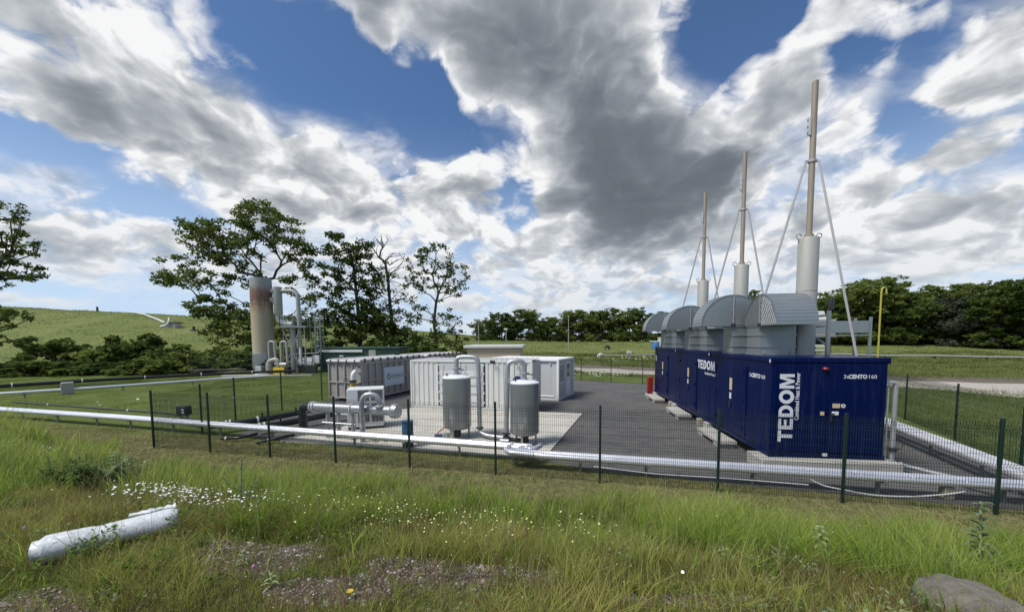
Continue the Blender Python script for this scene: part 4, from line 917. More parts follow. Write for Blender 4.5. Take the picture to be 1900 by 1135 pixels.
pL = [(-31.0, 20.1, .42), (-17.0, 16.25, .45), (-6.49, 13.22, .45), (.55, 11.25, .45)]
pR = [(.95, 10.62, .42), (11.4, 8.15, .42), (20, 6.1, .45)]
clad('clad_pipe_line', 'bright aluminium-clad pipe pair running left along the inside of the front fence', pL, .092, .215,
     onl(pL[0], pL[1], np.arange(-29, -17, 2.6)) + onl(pL[1], pL[2], np.arange(-16.5, -6.6, 2.5)) + onl(pL[2], pL[3], np.arange(-5.5, .4, 1.9)))
lp = [(.55, 11.25, .45), (.30, 10.78, .43), (.95, 10.62, .42)]
clad('clad_pipe_line', 'bright aluminium-clad pipe pair running right below the blue container end', [(.62, 11.24, .45), (-.02, 10.86, .44)] + pR, .092, .215, onl(pR[0], pR[1], (1.9, 3.6, 6.1, 8.7, 11.0)), bend=.14)
for p in ((-10, 0), ): pass
o = thing('expansion_loop', 'short bright pipe loop where the left and right pipe pairs meet', 'pipe', (.1, 11.0, 0))
MB().tube([(-.1, .42, .48), (-.32, .0, .48), (-.2, -.28, .47), (.5, -.45, .45)], .075, 14, bend=.12).build('clad_pipe', M_['alu'], o)
MB().tube([(.75, .35, .48), (.60, .05, .50), (.40, -.05, .48)], .075, 14, bend=.1).build('clad_pipe', M_['alu'], o)
pE = [(15.7, 17.6, .5), (14.35, 14.6, .5), (11.95, 8.6, .5), (11.2, 6.8, .5)]
clad('clad_pipe_line', 'bright aluminium-clad pipe pair running from behind the blue container to the right', pE, .115, .33, [(14.0, 13.7, .5), (13.2, 11.7, .5), (12.45, 9.8, .5)])
hpipe('grey steel pipe low on the asphalt from the blue container base to the front', [(10.35, 11.2, .2), (10.6, 10.6, .2), (11.0, 9.3, .2), (11.1, 8.5, .3)], .06, [1.3], 'steelpipe', 'steel_pipe')
o = thing('black_hose', 'loose pale cable sagging below the bright pipe pair at the lower right', 'cable', (7.2, 8.9, 0))
MB().tube([(0, .02, .30), (.25, -.08, .18), (1.2, -.35, .05), (2.0, -.45, .06), (2.7, -.55, .16), (3.0, -.6, .24)], .018, 8, bend=.3).build('cable', M_['acwhite'], o)
o.name = 'loose_cable'
o = thing('loose_cable', 'pale cable hanging along the underside of the bright pipes left of centre right', 'cable', (2.2, 10.05, 0))
o['label'] = 'long thin pale cable strung low beneath the bright pipes in front of the asphalt'
MB().tube([(0, 0, .27), (1.5, -.4, .2), (3.2, -.8, .22), (4.9, -1.2, .2)], .014, 8, bend=.4).build('cable', M_['acwhite'], o)
solid('timber_block', 'grey timber block under the bright pipes at the lower right', 'block', 2.9, -1.75, (.2, .18, .30), M_['timber'])
o = thing('junction_box', 'small black box with white marks beside the bright pipe left of the fence corner', 'box', (-14.6, 16.6, 0), R(-15))
MB().box(-.28, .28, -.14, .14, .48, .88).build('body', M_['black'], o, bevel=.02)
for z in (.58, .70): MB().box(.06, .2, -.146, -.1405, z, z + .05).build('white_mark', M_['acwhite'], o)
for x in (-.2, .2): MB().box(x - .02, x + .02, -.02, .02, -.1, .479).build('leg', M_['dark'], o)
# thin black pipe beside the left pipe
hpipe('thin dark pipe running along the lawn side of the bright left pipe pair', [(-27.0, 20.2, .52), (-21.0, 18.5, .50), (-15.5, 17.0, .45), (-12.4, 15.2, .35)], .045, [.5, 1.5], 'dark', 'dark_pipe')
# lawn pipes at the far left
pW = [(-40, 21.0, .3), (-33.9, 24.8, .35), (-31.0, 27.6, .35), (-26.2, 33.8, .35), (-23.3, 36.1, .35)]
clad('clad_pipe_line', 'bright white pipe lying along the lawn below the dark pipe at the far left', pW, .10, .2, [(-33.2, 25.5, .35), (-30.0, 28.9, .35), (-27.4, 32.2, .35)], n=1)
hpipe('thick black pipe running above the white one at the far left of the lawn', [(-36.5, 24.9, .7), (-32.6, 30.2, .7), (-27.4, 35.4, .65), (-22.0, 38.2, .65)], .13, [.3, .8, 1.3, 1.8, 2.4])
hpipe('black pipe lying on the lawn behind the long black pipe at the far left', [(-31.5, 36.5, .9), (-27.0, 38.2, .8)], .1, [], 'dark', 'dark_pipe')
o = thing('concrete_block', 'square concrete block astride the far left pipes', 'block', (-31.9, 26.9, 0), R(48))
MB().box(-.30, .30, -.28, .28, 0, .85).build('block', M_['concrete'], o, bevel=.03)

# ------------------------------------------------------------------ trees
def skeleton(rs, trunk, tips, jit=.12, wander=.25):
    """greedy branching skeleton: every tip hooks on to the cheapest node; returns nodes, parents, radii"""
    N = [np.array(trunk[0], float)]; par = [-1]; cost = [0.]
    for p in trunk[1:]:
        p = np.array(p, float); cost.append(cost[-1] + .25 * np.linalg.norm(p - N[-1])); par.append(len(N) - 1); N.append(p)
    base = np.array(trunk[-1], float); order = sorted(range(len(tips)), key=lambda i: np.linalg.norm(tips[i] - base)); ends = []
    for i in order:
        t = tips[i]; A_ = np.array(N); d = np.linalg.norm(A_ - t, axis=1)
        low = np.clip(A_[:, 2] - t[2] + .3, 0, None); j = int(np.argmin(d + .45 * np.array(cost) + 1.2 * low)); L_ = d[j]
        k = max(1, int(L_ / .9)); a = N[j]; last = j
        for q in range(1, k + 1):
            f_ = q / k; p = a + (t - a) * f_ + np.array([0, 0, -1]) * 0
            p = p + np.array([0, 0, .10 * L_ * math.sin(math.pi * f_)]) * .5
            if q < k: p = p + rs.normal(0, jit * min(1, L_ * .4), 3)
            N.append(p); par.append(last); cost.append(cost[last] + L_ / k); last = len(N) - 1
        ends.append(last)
    w_ = np.zeros(len(N))
    for e in ends: w_[e] += 1
    for i in range(len(N) - 1, 0, -1): w_[par[i]] += w_[i]
    return np.array(N), par, w_
def branches_mesh(N, par, w_, r0, name, parent, rmin=.02):
    r = np.maximum(rmin, r0 * (w_ / w_[0]) ** .46); V = []; F = []; sg = 5
    for i in range(1, len(N)):
        a, b = N[par[i]], N[i]; d = b - a; L_ = np.linalg.norm(d)
        if L_ < 1e-4: continue
        d = d / L_; u = np.cross(d, [0.31, .2, 1.]); u /= np.linalg.norm(u); t = np.cross(d, u); n = len(V)
        ra = min(r[par[i]], r[i] * 1.5); rb = r[i]
        for k in range(sg):
            c, s_ = math.cos(2 * math.pi * k / sg), math.sin(2 * math.pi * k / sg); V.append(a + (u * c + t * s_) * ra); V.append(b + (u * c + t * s_) * rb)
        for k in range(sg): k2 = (k + 1) % sg; F.append((n + 2 * k, n + 2 * k2, n + 2 * k2 + 1, n + 2 * k + 1))
    return np_obj(name, np.array(V), np.array(F), M_['bark'], parent, smooth=True)
def leaves(rs, C_, n, rad, size, m, parent, name='crown', flat=.6):
    """n leaf sprays round every centre"""
    P = np.repeat(C_, n, axis=0); k = len(P); o = rs.normal(0, 1, (k, 3)); o *= (rad * rs.uniform(.3, 1.1, (k, 1)) / np.linalg.norm(o, axis=1, keepdims=True)) * [1, 1, flat]
    P = P + o; d = rs.normal(0, 1, (k, 3)); d[:, 2] *= .6; d /= np.linalg.norm(d, axis=1, keepdims=True)
    e = np.cross(d, rs.normal(0, 1, (k, 3))); e /= np.linalg.norm(e, axis=1, keepdims=True) + 1e-6
    s_ = size * rs.uniform(.6, 1.35, (k, 1)); a = P - d * s_; b = P + d * s_; c = P + e * s_ * .55 - d * s_ * .15; g_ = P - e * s_ * .55 - d * s_ * .15
    V = np.stack([a, c, b, g_], 1).reshape(-1, 3); F = np.arange(4 * k).reshape(-1, 4)
    clump = np.repeat(rs.uniform(0, 1, len(C_)), n); tint = np.clip(.55 * clump + .45 * rs.uniform(0, 1, k), 0, 1)
    return np_obj(name, V, F, m, parent, {'tint': np.repeat(tint, 4)})
def lobes_pts(rs, lobes, per):
    out = []
    for l in lobes:
        c = np.array(l[0:3], float); r = np.array(l[3:6], float); w_ = l[6] if len(l) > 6 else 1; n = max(1, int(per * w_ * r[0] * r[2]))
        p = rs.normal(0, 1, (n, 3)); p /= np.linalg.norm(p, axis=1, keepdims=True); p *= rs.uniform(.25, 1, (n, 1)) ** .5; out.append(c + p * r)
    return np.concatenate(out)
def tree(name, label, cat, x, y, lobes, trunk, r0, per, nleaf, rad, size, seed, m='leaf', group=None, rz=0, bare=None, zoff=0):
    rs = np.random.RandomState(seed); o = thing(name, label, cat, (x, y, tz(x, y) - .05 + zoff), rz, group)
    tips = lobes_pts(rs, lobes, per); bt = lobes_pts(rs, bare, per) if bare else np.zeros((0, 3))
    N, par, w_ = skeleton(rs, trunk, np.concatenate([tips, bt])); branches_mesh(N, par, w_, r0, 'trunk', o)
    leaves(rs, tips, nleaf, rad, size, M_[m], o); return o
S = 60 / 700.
def L_(px, row, rx, rz_, w_=1, x0=490, r0=690, ry=None, k=S): return ((px - x0) * k, 0, (r0 - row) * k, rx * k, (ry or (rx + rz_) * .5) * k, rz_ * k, w_)
oak = [L_(500, 448, 62, 38, 1.3), L_(405, 480, 55, 42, 1.2), L_(440, 500, 60, 30, .7), L_(350, 515, 38, 10, .9), L_(372, 548, 72, 17, 1.3), L_(318, 552, 26, 14, .9), L_(545, 490, 42, 32, .9), L_(572, 512, 22, 30, .8), L_(480, 545, 40, 20, .5),
       L_(410, 600, 50, 32, 1.5), L_(455, 640, 70, 36, 1.5), L_(560, 560, 35, 22, .6), L_(590, 600, 28, 40, .7), L_(540, 640, 60, 30, 1.2), L_(478, 420, 22, 12, 1), L_(380, 460, 30, 20, 1)]
tree('oak_tree', 'largest spreading oak behind the rusty flare column', 'tree', -39.5, 60, oak, [(0, 0, 0), (-.2, 0, 3), (.3, .2, 6), (.2, 0, 9), (.9, 0, 12)], .46, 3.6, 40, .85, .23, 3, group='trees behind the flare column')
k2 = 58 / 700.
def LB(px, row, rx, rz_, w_=1): return L_(px, row, rx, rz_, w_, x0=672, r0=690, k=k2)
tree('oak_tree', 'dense dark oak rising behind the green cabin and ladder', 'tree', -23.4, 58, [LB(640, 485, 34, 24, 1.2), LB(682, 490, 28, 22, 1.2), LB(655, 530, 44, 28, 1), LB(692, 545, 26, 40, 1), LB(625, 560, 26, 34, .8), LB(665, 610, 60, 34, 1.7), LB(700, 640, 60, 40, 1.5), LB(620, 640, 30, 36, 1.2), LB(605, 545, 26, 12, .5), LB(590, 520, 14, 36, .5), LB(640, 462, 18, 8, .8)],
     [(0, 0, 0), (.1, 0, 3), (0, .2, 6), (-.2, 0, 10), (-.5, 0, 14)], .38, 3.6, 40, .8, .23, 5, group='trees behind the flare column')
tree('dying_oak_tree', 'thin half-bare oak with dead twigs at its top, left of the sparse one', 'tree', -18.2, 58, [L_(735, 560, 30, 30, .6, 735, 690), L_(770, 560, 20, 30, .45, 735, 690), L_(715, 530, 18, 20, .4, 735, 690), L_(740, 620, 44, 30, 1.2, 735, 690), L_(750, 655, 50, 24, 1.4, 735, 690), L_(705, 585, 22, 26, .7, 735, 690)],
     [(0, 0, 0), (0, 0, 4), (-.3, 0, 8), (-.5, 0, 12), (-.9, 0, 15)], .32, 4.0, 24, .75, .21, 8, group='trees behind the flare column',
     bare=[L_(708, 490, 14, 24, 3.0, 735, 690), L_(745, 515, 22, 28, 2.0, 735, 690), L_(722, 478, 12, 12, 4, 735, 690)])
tree('sparse_oak_tree', 'airy thin-leaved oak standing rightmost of the group behind the flare column', 'tree', -11.6, 58, [L_(820, 505, 40, 26, .75, 818, 690), L_(852, 548, 26, 34, .7, 818, 690), L_(790, 530, 24, 34, .55, 818, 690), L_(825, 550, 34, 40, .4, 818, 690), L_(835, 622, 34, 24, .7, 818, 690), L_(825, 655, 52, 26, 1.3, 818, 690), L_(785, 600, 22, 26, .6, 818, 690), L_(868, 530, 10, 12, .5, 818, 690)],
     [(0, 0, 0), (0, 0, 3), (-.3, 0, 6), (.1, 0, 9)], .28, 5.0, 24, .7, .20, 11, group='trees behind the flare column')
# big tree whose branches reach in from the left edge
k3 = 30 / 700.
def LC(px, row, rx, rz_, w_=1): return L_(px, row, rx, rz_, w_, x0=-60, r0=720, k=k3)
tree('edge_tree', 'dark tree reaching in with drooping branches at the left edge', 'tree', -43.0, 30, [LC(10, 420, 50, 50, 1.4), LC(50, 462, 36, 24, 1.2), LC(30, 500, 55, 24, 1.3), LC(78, 512, 26, 12, 1.2), LC(-40, 480, 60, 70, .8), LC(0, 590, 45, 26, 1.3), LC(-50, 600, 60, 50, .8), LC(-70, 380, 70, 40, .7)],
     [(0, 0, 0), (.2, 0, 3), (.5, 0, 6), (.4, 0, 9)], .30, 7.0, 26, .42, .13, 17, group=None)
# tree line: a few kinds, each copy its own tree
def proto(seed, H, Wd, m='leaf2', n=12, per=3.2, nleaf=30, size=.30):
    rs = np.random.RandomState(seed); lob = []
    for i in range(n):
        a = rs.uniform(0, 2 * math.pi); h = H * rs.uniform(.30, .86); rr = Wd * .5 * (1 - ((h / H - .45) / .62) ** 2) ** .5 * rs.uniform(.35, .95)
        s_ = Wd * rs.uniform(.16, .27); lob.append((rr * math.cos(a), rr * math.sin(a), h, s_, s_, s_ * .8, 1.1))
    lob.append((0, 0, H * .82, Wd * .2, Wd * .2, H * .14, 1.2))
    for i in range(6): a = rs.uniform(0, 6.28); lob.append((Wd * .36 * math.cos(a), Wd * .36 * math.sin(a), H * .16, Wd * .2, Wd * .2, H * .13, 1.))
    o = tree('broadleaf_tree', None, 'tree', 0, 0, lob, [(0, 0, 0), (.1, 0, H * .2), (-.1, .1, H * .45), (.1, 0, H * .65)], .22, per, nleaf, .85, size, seed, m)
    return o
protos = [proto(21, 12, 10), proto(22, 14, 11, n=13), proto(23, 11, 9, n=9, nleaf=20), proto(24, 15, 12, n=14), proto(25, 11.5, 12, 'leafgrey', nleaf=22)]
used = set()
def line_tree(px, top, d, kind, label, group, wide=1.0):
    """tree of the line at distance d whose top shows at image row `top`"""
    H0 = (12, 14, 11, 15, 11.5)[kind]; X_ = (px - 950) / 700. * d; z0 = tz(X_, d); hor = 628 - (px - 950) * .007
    h = 3.75 + (hor - top) / 700. * d - z0; pr = protos[kind]
    if kind in used: o = copy_tree(pr)
    else: o = pr; used.add(kind)
    s_ = h / (H0 * 1.0); o.location = (X_, d, z0 - .15); o.scale = (s_ * wide, s_ * wide, s_); o.rotation_euler.z = rnd.uniform(0, 6.28)
    o['label'] = label; o['group'] = group; return o
G1 = 'trees of the distant tree line left of the blue container'; G2 = 'trees of the distant tree line right of the blue container'
mid = [(884, 590, 96, 2, 'smallest'), (912, 590, 100, 2, 'bushy'), (932, 574, 104, 0, 'leftmost full'), (962, 571, 106, 3, 'broad'), (992, 572, 108, 1, 'rounded'), (1022, 583, 110, 0, 'low'), (1050, 573, 114, 1, 'dark'), (1078, 572, 112, 3, 'wide dark'),
       (1108, 570, 116, 0, 'tall dark'), (1138, 568, 114, 3, 'tallest dark'), (1168, 568, 112, 1, 'full'), (1198, 575, 110, 0, 'rounded dark'), (1228, 575, 108, 3, 'dark hood-side'), (1262, 572, 108, 1, 'mostly hidden'), (1300, 565, 106, 0, 'barely showing'), (1340, 560, 104, 3, 'peeping')]
ph = ['beyond the beige building, left end of the line', 'beyond the beige building', 'above the beige building right side', 'above the white container right end', 'above the grey cabin left part', 'above the grey cabin right edge', 'just behind the thin lamp mast', 'just right of the thin lamp mast',
      'above the gap over the asphalt, left', 'above the middle of the asphalt gap', 'above the asphalt gap, right', 'left of the farthest duct hood', 'behind the farthest duct hood', 'behind the farthest stack', 'behind the second hood pair', 'behind the middle stack']
for (px, top, d, kd, ad), p_ in zip(mid, ph): line_tree(px, top, d, kd, f'{ad} green tree {p_}', G1, 1.15)
right = [(1392, 536, 100, 2, 'slender'), (1440, 545, 98, 0, 'half hidden'), (1500, 552, 96, 2, 'low'), (1530, 543, 92, 0, 'dark'), (1572, 520, 90, 1, 'tall airy'), (1607, 512, 92, 3, 'tallest'), (1645, 532, 90, 0, 'rounded'), (1680, 536, 92, 1, 'brighter green'), (1728, 524, 92, 3, 'broad rounded'), (1765, 545, 88, 4, 'greyish'), (1795, 522, 92, 3, 'wide'), (1832, 540, 84, 0, 'lower dark'), (1870, 548, 84, 1, 'dark rightmost inner'), (1905, 508, 74, 3, 'near tall'), (1800, 575, 80, 4, 'small greyish'), (1950, 520, 72, 1, 'outer')]
pr_ = ['seen between the two nearer stacks', 'behind the nearest duct hood', 'behind the nearest silencer', 'just right of the nearest silencer', 'behind the slanting brace', 'between the brace and the yellow vent pipe', 'right of the yellow vent pipe', 'second right of the yellow vent pipe', 'in the middle of the right tree line', 'pale, in front of the right tree line', 'right of the middle of the right line', 'before the right edge', 'near the right edge', 'cut by the right edge', 'in front of the right line near the edge', 'at the very right edge']
for (px, top, d, kd, ad), p_ in zip(right, pr_): line_tree(px, top, d, kd, f'{ad} tree {p_}', G2, 1.2)
# second, deeper row fills the wood behind
for i, px in enumerate(list(range(905, 1240, 48)) + list(range(1530, 1990, 52))):
    r_ = px > 1400; line_tree(px, (545 if r_ else 590) + (i * 7) % 12, 128 if not r_ else 108, (0, 3, 1, 2)[i % 4], f'tree of the back row {"right" if r_ else "left"} of the blue container, largely hidden by the front row', 'back row of the tree line ' + ('right' if r_ else 'left'), 1.5)
# bramble bushes along the foot of the grassy mound
def bush_proto(seed, name, m='bush', nleaf=40, size=.16):
    rs = np.random.RandomState(seed); o = thing(name, None, 'bush', (0, 0, 0))
    lob = [(rs.uniform(-1.2, 1.2), rs.uniform(-.8, .8), rs.uniform(.3, 1.2), rs.uniform(.5, .9), rs.uniform(.5, .8), rs.uniform(.3, .6), 1) for _ in range(8)]
    tips = lobes_pts(rs, lob, 13); N, par, w_ = skeleton(rs, [(0, 0, 0), (0, 0, .3)], tips, .05); branches_mesh(N, par, w_, .05, 'stems', o, .008)
    leaves(rs, tips, nleaf, .34, size, M_[m], o, 'foliage'); return o
bp = [bush_proto(31, 'bramble_bush'), bush_proto(32, 'bramble_bush'), bush_proto(33, 'bramble_bush', 'leaf2')]
bl = [(-57, 44, 1.7, 'broad dark'), (-54, 42, 1.4, 'low dark'), (-51, 43, 1.6, 'dark'), (-48, 43.5, 1.9, 'bulky'), (-50, 50, 2.6, 'tallest'), (-53.5, 52, 2.2, 'tall greyish'), (-45, 43, 1.6, 'low'), (-42, 44, 1.7, 'spreading'), (-39, 44.5, 1.5, 'dark low'), (-36, 46, 1.7, 'dark'), (-45, 50, 2.0, 'green'), (-41, 51, 1.8, 'round'), (-37, 52, 1.9, 'dense'), (-33, 50, 1.9, 'dark dense'), (-30, 50, 1.8, 'shaded'), (-60, 46, 1.6, 'edge'), (-26, 52, 2.1, 'large'), (-21, 53, 2.2, 'large dark'), (-16.5, 53, 2.2, 'large round'), (-12, 53, 2.0, 'large light'), (-8, 54, 1.7, 'low light'), (-31.5, 47, 1.3, 'small'), (-63, 52, 2.4, 'outer')]
wh = ['at the far left end of the pipe run', 'just above the left pipes', 'left of the concrete block', 'behind the concrete block', 'with bare twigs on the slope left', 'beside the tallest one on the slope', 'right of the concrete block', 'above the middle of the left pipes', 'above the right part of the left pipes', 'left of the oak foot', 'on the slope right of the tallest', 'midway to the oak', 'near the oak foot', 'behind the flare column foot', 'right of the flare column foot', 'at the left picture edge', 'behind the ladder', 'under the dense oak', 'under the half-bare oak', 'under the airy oak', 'right of the airy oak', 'left of the flare column base', 'at the left edge up the slope']
for i, ((x, y, s_, ad), p_) in enumerate(zip(bl, wh)):
    o = bp[i] if i < 3 else copy_tree(bp[i % 3]); o.location = (x, y, tz(x, y) - .1); o.rotation_euler.z = rnd.uniform(0, 6.28); o.scale = (s_ * 1.3, s_ * 1.2, s_ * (.72 if y < 48 else 1)); o['label'] = f'{ad} bramble bush {p_}'; o['group'] = 'bramble bushes along the foot of the mound'

# ------------------------------------------------------------------ grass, weeds and flowers
def blades(name, xy, hgt, wid, m, seed, lean=.35, seg=2, zf=None, label=None):
    """grass blades as thin bent strips; arrays hgt, wid per blade"""
    rs = np.random.RandomState(seed); n = len(xy); z = terrain(xy[:, 0], xy[:, 1]) if zf is None else zf
    a = rs.uniform(0, 2 * np.pi, n); b = rs.uniform(0, 2 * np.pi, n); d = np.stack([np.cos(a), np.sin(a)], -1); wv = np.stack([np.cos(b), np.sin(b)], -1) * wid[:, None] / 2
    ln = (lean * rs.uniform(.2, 1.6, n) * hgt)[:, None]
    lv = []; 
    for i, (f_, ww) in enumerate([(0, 1), (.5, .8), (1, .12)] if seg == 2 else [(0, 1), (1, .15)]):
        c = xy + d * ln * f_ ** 1.8; zz = z - .02 + hgt * (f_ - .18 * lean * f_ ** 2)
        lv += [np.concatenate([c - wv * ww, zz[:, None]], -1), np.concatenate([c + wv * ww, zz[:, None]], -1)]
    k = len(lv); V = np.stack(lv, 1).reshape(-1, 3); base = np.arange(n)[:, None] * k
    F = np.concatenate([base + np.array([0, 1, 3, 2])] + ([base + np.array([2, 3, 5, 4])] if seg == 2 else []), 0)
    h_ = np.tile([0, 0, .5, .5, 1, 1] if seg == 2 else [0, 0, 1, 1], n)
    o = np_obj(name, V, F, m, None, {'tint': np.repeat(rs.uniform(0, 1, n), k), 'h': h_}); return tag(o, label, 'grass', kind='stuff')
GR = grass_mat('long_green_grass', [(.0, (.09, .18, .022)), (.35, (.20, .33, .04)), (.65, (.34, .45, .08)), (1., (.52, .50, .18))], (.46, .48, .17), .5)
GD = grass_mat('dry_mown_grass', [(.0, (.13, .15, .045)), (.5, (.25, .235, .10)), (1., (.42, .34, .19))], (.42, .34, .20), .35, .8)
GH = grass_mat('reddish_stems', [(.0, (.09, .055, .03)), (.5, (.15, .085, .045)), (1., (.22, .15, .08))], (.20, .09, .05), .25, 2)
GL = grass_mat('lawn_grass', [(.0, (.075, .125, .016)), (.5, (.15, .22, .032)), (1., (.22, .25, .060))], (.24, .26, .075), .4, .3)
GF = grass_mat('meadow_grass', [(.0, (.065, .095, .022)), (.5, (.14, .18, .048)), (1., (.24, .25, .095))], (.26, .25, .12), .4, .12)
rs = np.random.RandomState(99)
def scatter(n, x0, x1, y0, y1, cond):
    p = np.stack([rs.uniform(x0, x1, n), rs.uniform(y0, y1, n)], -1); return p[cond(p[:, 0], p[:, 1])]
def infr(x, y, m_=1.06): return (np.abs(x) < y * 1.357 * m_ + .5)
def sF(x, y): return fence_s(x, y)
def grav(x, y):
    d = np.full(np.shape(x), 9.)
    for cx, cy, rx, ry in PAT: d = np.minimum(d, np.hypot((x - cx) / rx, (y - cy) / ry))
    return ss(1.25, .75, d + (fbm(x * 3, y * 3, 3, 61) - .45) * 1.6)
# long grass on the slope between ledge and fence
def c1(x, y):
    s = sF(x, y); n_ = fbm(x * .55, y * .55, 3, 31); edge = 1.5 + (n_ - .45) * 2.4 + .9 * ss(4, 8, x) + 1.9 * ss(-3.5, -6, x) - 3.0 * ss(-11, -13.5, x)
    dens = ss(0, .9, s - edge) * (1 - .55 * ss(6.3, 7.0, s + (n_ - .45) * 2.2)) * (1 - .95 * grav(x, y)); return infr(x, y) & (rs.uniform(0, 1, len(x)) < dens * (.35 + .65 * np.clip(9 / (y + 3), 0, 1)))
P1 = scatter(330000, -17, 15, .9, 12.5, c1)
sP = sF(P1[:, 0], P1[:, 1]); cl = fbm(P1[:, 0] * 1.6, P1[:, 1] * 1.6, 3, 44)
hg = (.10 + .52 * ss(.33, .72, cl)) * rs.uniform(.5, 1.25, len(P1)) * (1 - .5 * ss(6.0, 7.0, sP)) * (1 + .3 * ss(-5, -10, P1[:, 0]))
wd = rs.uniform(.0035, .0095, len(P1)) * np.clip(np.hypot(P1[:, 0], P1[:, 1]) / 4., .7, 2.6)
blades('long_grass', P1, hg, wd, GR, 1, .45, label='long green grass on the slope in front of the fence')
# sparse fine stems with seed heads
P2 = P1[rs.uniform(0, 1, len(P1)) < .05] + rs.normal(0, .05, (1, 2)); blades('seed_stems', P2, rs.uniform(.35, .75, len(P2)), np.full(len(P2), .0045) * np.clip(P2[:, 1] / 3.5, .8, 2.2), GD, 2, .3, label='pale seed stems standing above the long grass')
# ledge near the camera: short mixed grass and reddish stems with gaps of gravel
def c3(x, y):
    s = sF(x, y); return infr(x, y, 1.1) & (rs.uniform(0, 1, len(x)) < ss(5.2, 6.2, s) * (1 - .93 * grav(x, y)))
P3 = scatter(190000, -6.5, 6.5, 1.3, 5.6, c3); cl = fbm(P3[:, 0] * 2.2, P3[:, 1] * 2.2, 3, 71)
GS = grass_mat('short_ledge_grass', [(.0, (.16, .23, .035)), (.45, (.32, .40, .07)), (.75, (.42, .40, .13)), (1., (.42, .28, .15))], (.42, .36, .15), .45, .9)
blades('short_grass', P3, (.06 + .22 * ss(.35, .7, cl)) * rs.uniform(.5, 1.3, len(P3)), rs.uniform(.0035, .008, len(P3)), GS, 3, .7, label='short patchy grass on the near ledge')
P4 = P3[rs.uniform(0, 1, len(P3)) < .30] + .02; blades('reddish_stems', P4, rs.uniform(.10, .30, len(P4)), np.full(len(P4), .0028), GH, 4, .35, label='fine reddish brown stems among the short grass')
P4 = P3[rs.uniform(0, 1, len(P3)) < .10] - .03; blades('dry_straws', P4, rs.uniform(.12, .34, len(P4)), np.full(len(P4), .003), GD, 5, .6, label='dry straws among the short grass')
# mown strip along the fence
def c5(x, y):
    s = sF(x, y); return infr(x, y) & (s > -1.9) & (s < 4.0) & ~((y > np.interp(x, [-11.0, -8.7, 1.0, 2.4, 5.3, 12.9], [14.6, 13.75, 11.4, 10.4, 9.4, 7.2])) & (x > -11))
P5 = scatter(300000, -30, 15, 6.5, 21, c5); P5 = P5[rs.uniform(0, 1, len(P5)) < .35 + .65 * ss(.40, .60, fbm(P5[:, 0] * 2.3, P5[:, 1] * 2.3, 3, 91))]
blades('mown_grass', P5, rs.uniform(.03, .11, len(P5)), rs.uniform(.009, .018, len(P5)) * np.clip(P5[:, 1] / 9, .8, 2), GD, 6, 1.6, label='mown drying grass along the foot of the fence')
# lawns
def c6(x, y): return infr(x, y) & (sF(x, y) < -1.2) & (x < -11.9 + 0 * y) & (y < 42)
P6 = scatter(110000, -58, -11.6, 14, 42, c6); hgt = .05 + .13 * ss(.45, .7, fbm(P6[:, 0] * .5, P6[:, 1] * .5, 3, 12)); blades('lawn_grass', P6, hgt * rs.uniform(.5, 1.4, len(P6)), rs.uniform(.015, .035, len(P6)) * P6[:, 1] / 25, GL, 7, .8, 1, label='green lawn grass left of the yard')
def c7(x, y): 
    rd = (y - (43.2 - (x - 7.3) * .70)); return infr(x, y) & (y > 22) & ~((rd > -1.2) & (rd < 9.0)) & ((x > 20.4) | (y > 40.5 - .42 * x + 1.2 * 0))  & ((y > 36.6 - .55 * x) | (x > 20.4)) & (x > -9)
P7 = scatter(170000, -9, 85, 22, 70, c7); near = np.clip(P7[:, 1] / 35, .7, 2)
blades('meadow_grass', P7, (.16 + .34 * ss(.4, .65, fbm(P7[:, 0] * .3, P7[:, 1] * .3, 3, 15))) * rs.uniform(.5, 1.3, len(P7)), rs.uniform(.03, .07, len(P7)) * near, GF, 8, .6, 1, label='tall meadow grass beyond the yard')
P8 = scatter(26000, 14, 32, 8, 30, lambda x, y: infr(x, y) & (x > 12.9 + (y - 7.4) * .535) & (sF(x, y) < 1)); blades('verge_grass', P8, rs.uniform(.08, .32, len(P8)), rs.uniform(.012, .03, len(P8)), GF, 9, .7, 1, label='rough grass beyond the right fence')
P9 = scatter(90000, -160, 110, 52, 118, lambda x, y: infr(x, y)); blades('far_grass', P9, rs.uniform(.05, .17, len(P9)), rs.uniform(.10, .25, len(P9)), GF, 10, .7, 1, label='rough grass covering the mound and far field')

# low leafy weeds mixed through the grass, too many to count
def herbs(name, n, box, cond, nl, rad, size, m, zr, seed, label):
    rs_ = np.random.RandomState(seed); p = np.stack([rs_.uniform(box[0], box[1], n), rs_.uniform(box[2], box[3], n)], -1); p = p[cond(p[:, 0], p[:, 1])]
    cc = np.concatenate([p, (terrain(p[:, 0], p[:, 1]) + rs_.uniform(zr[0], zr[1], len(p)))[:, None]], 1)
    return tag(leaves(rs_, cc, nl, rad, size, M_[m], None, name, .7), label, 'weeds', kind='stuff')
M_['herb1'] = leaf_mat('fresh_weed_leaves', (.10, .17, .03), (.20, .28, .06), .4); M_['herb2'] = leaf_mat('grey_green_weed_leaves', (.12, .16, .07), (.20, .24, .12), .35)
hc = lambda f: (lambda x, y: infr(x, y, 1.05) & (sF(x, y) > 1.8) & (fbm(x * 1.3 + f, y * 1.3, 3, 17 + f) > .50) & (grav(x, y) < .3))
herbs('low_weeds', 2600, (-11, 9, 1.6, 8.5), hc(0), 26, .10, .020, 'herb1', (.02, .20), 5, 'fresh green leafy weeds mixed through the slope grass')
herbs('low_weeds', 1800, (-11, 9, 1.6, 8.5), hc(5), 22, .09, .016, 'herb2', (.02, .24), 6, 'grey-green leafy weeds mixed through the slope grass')
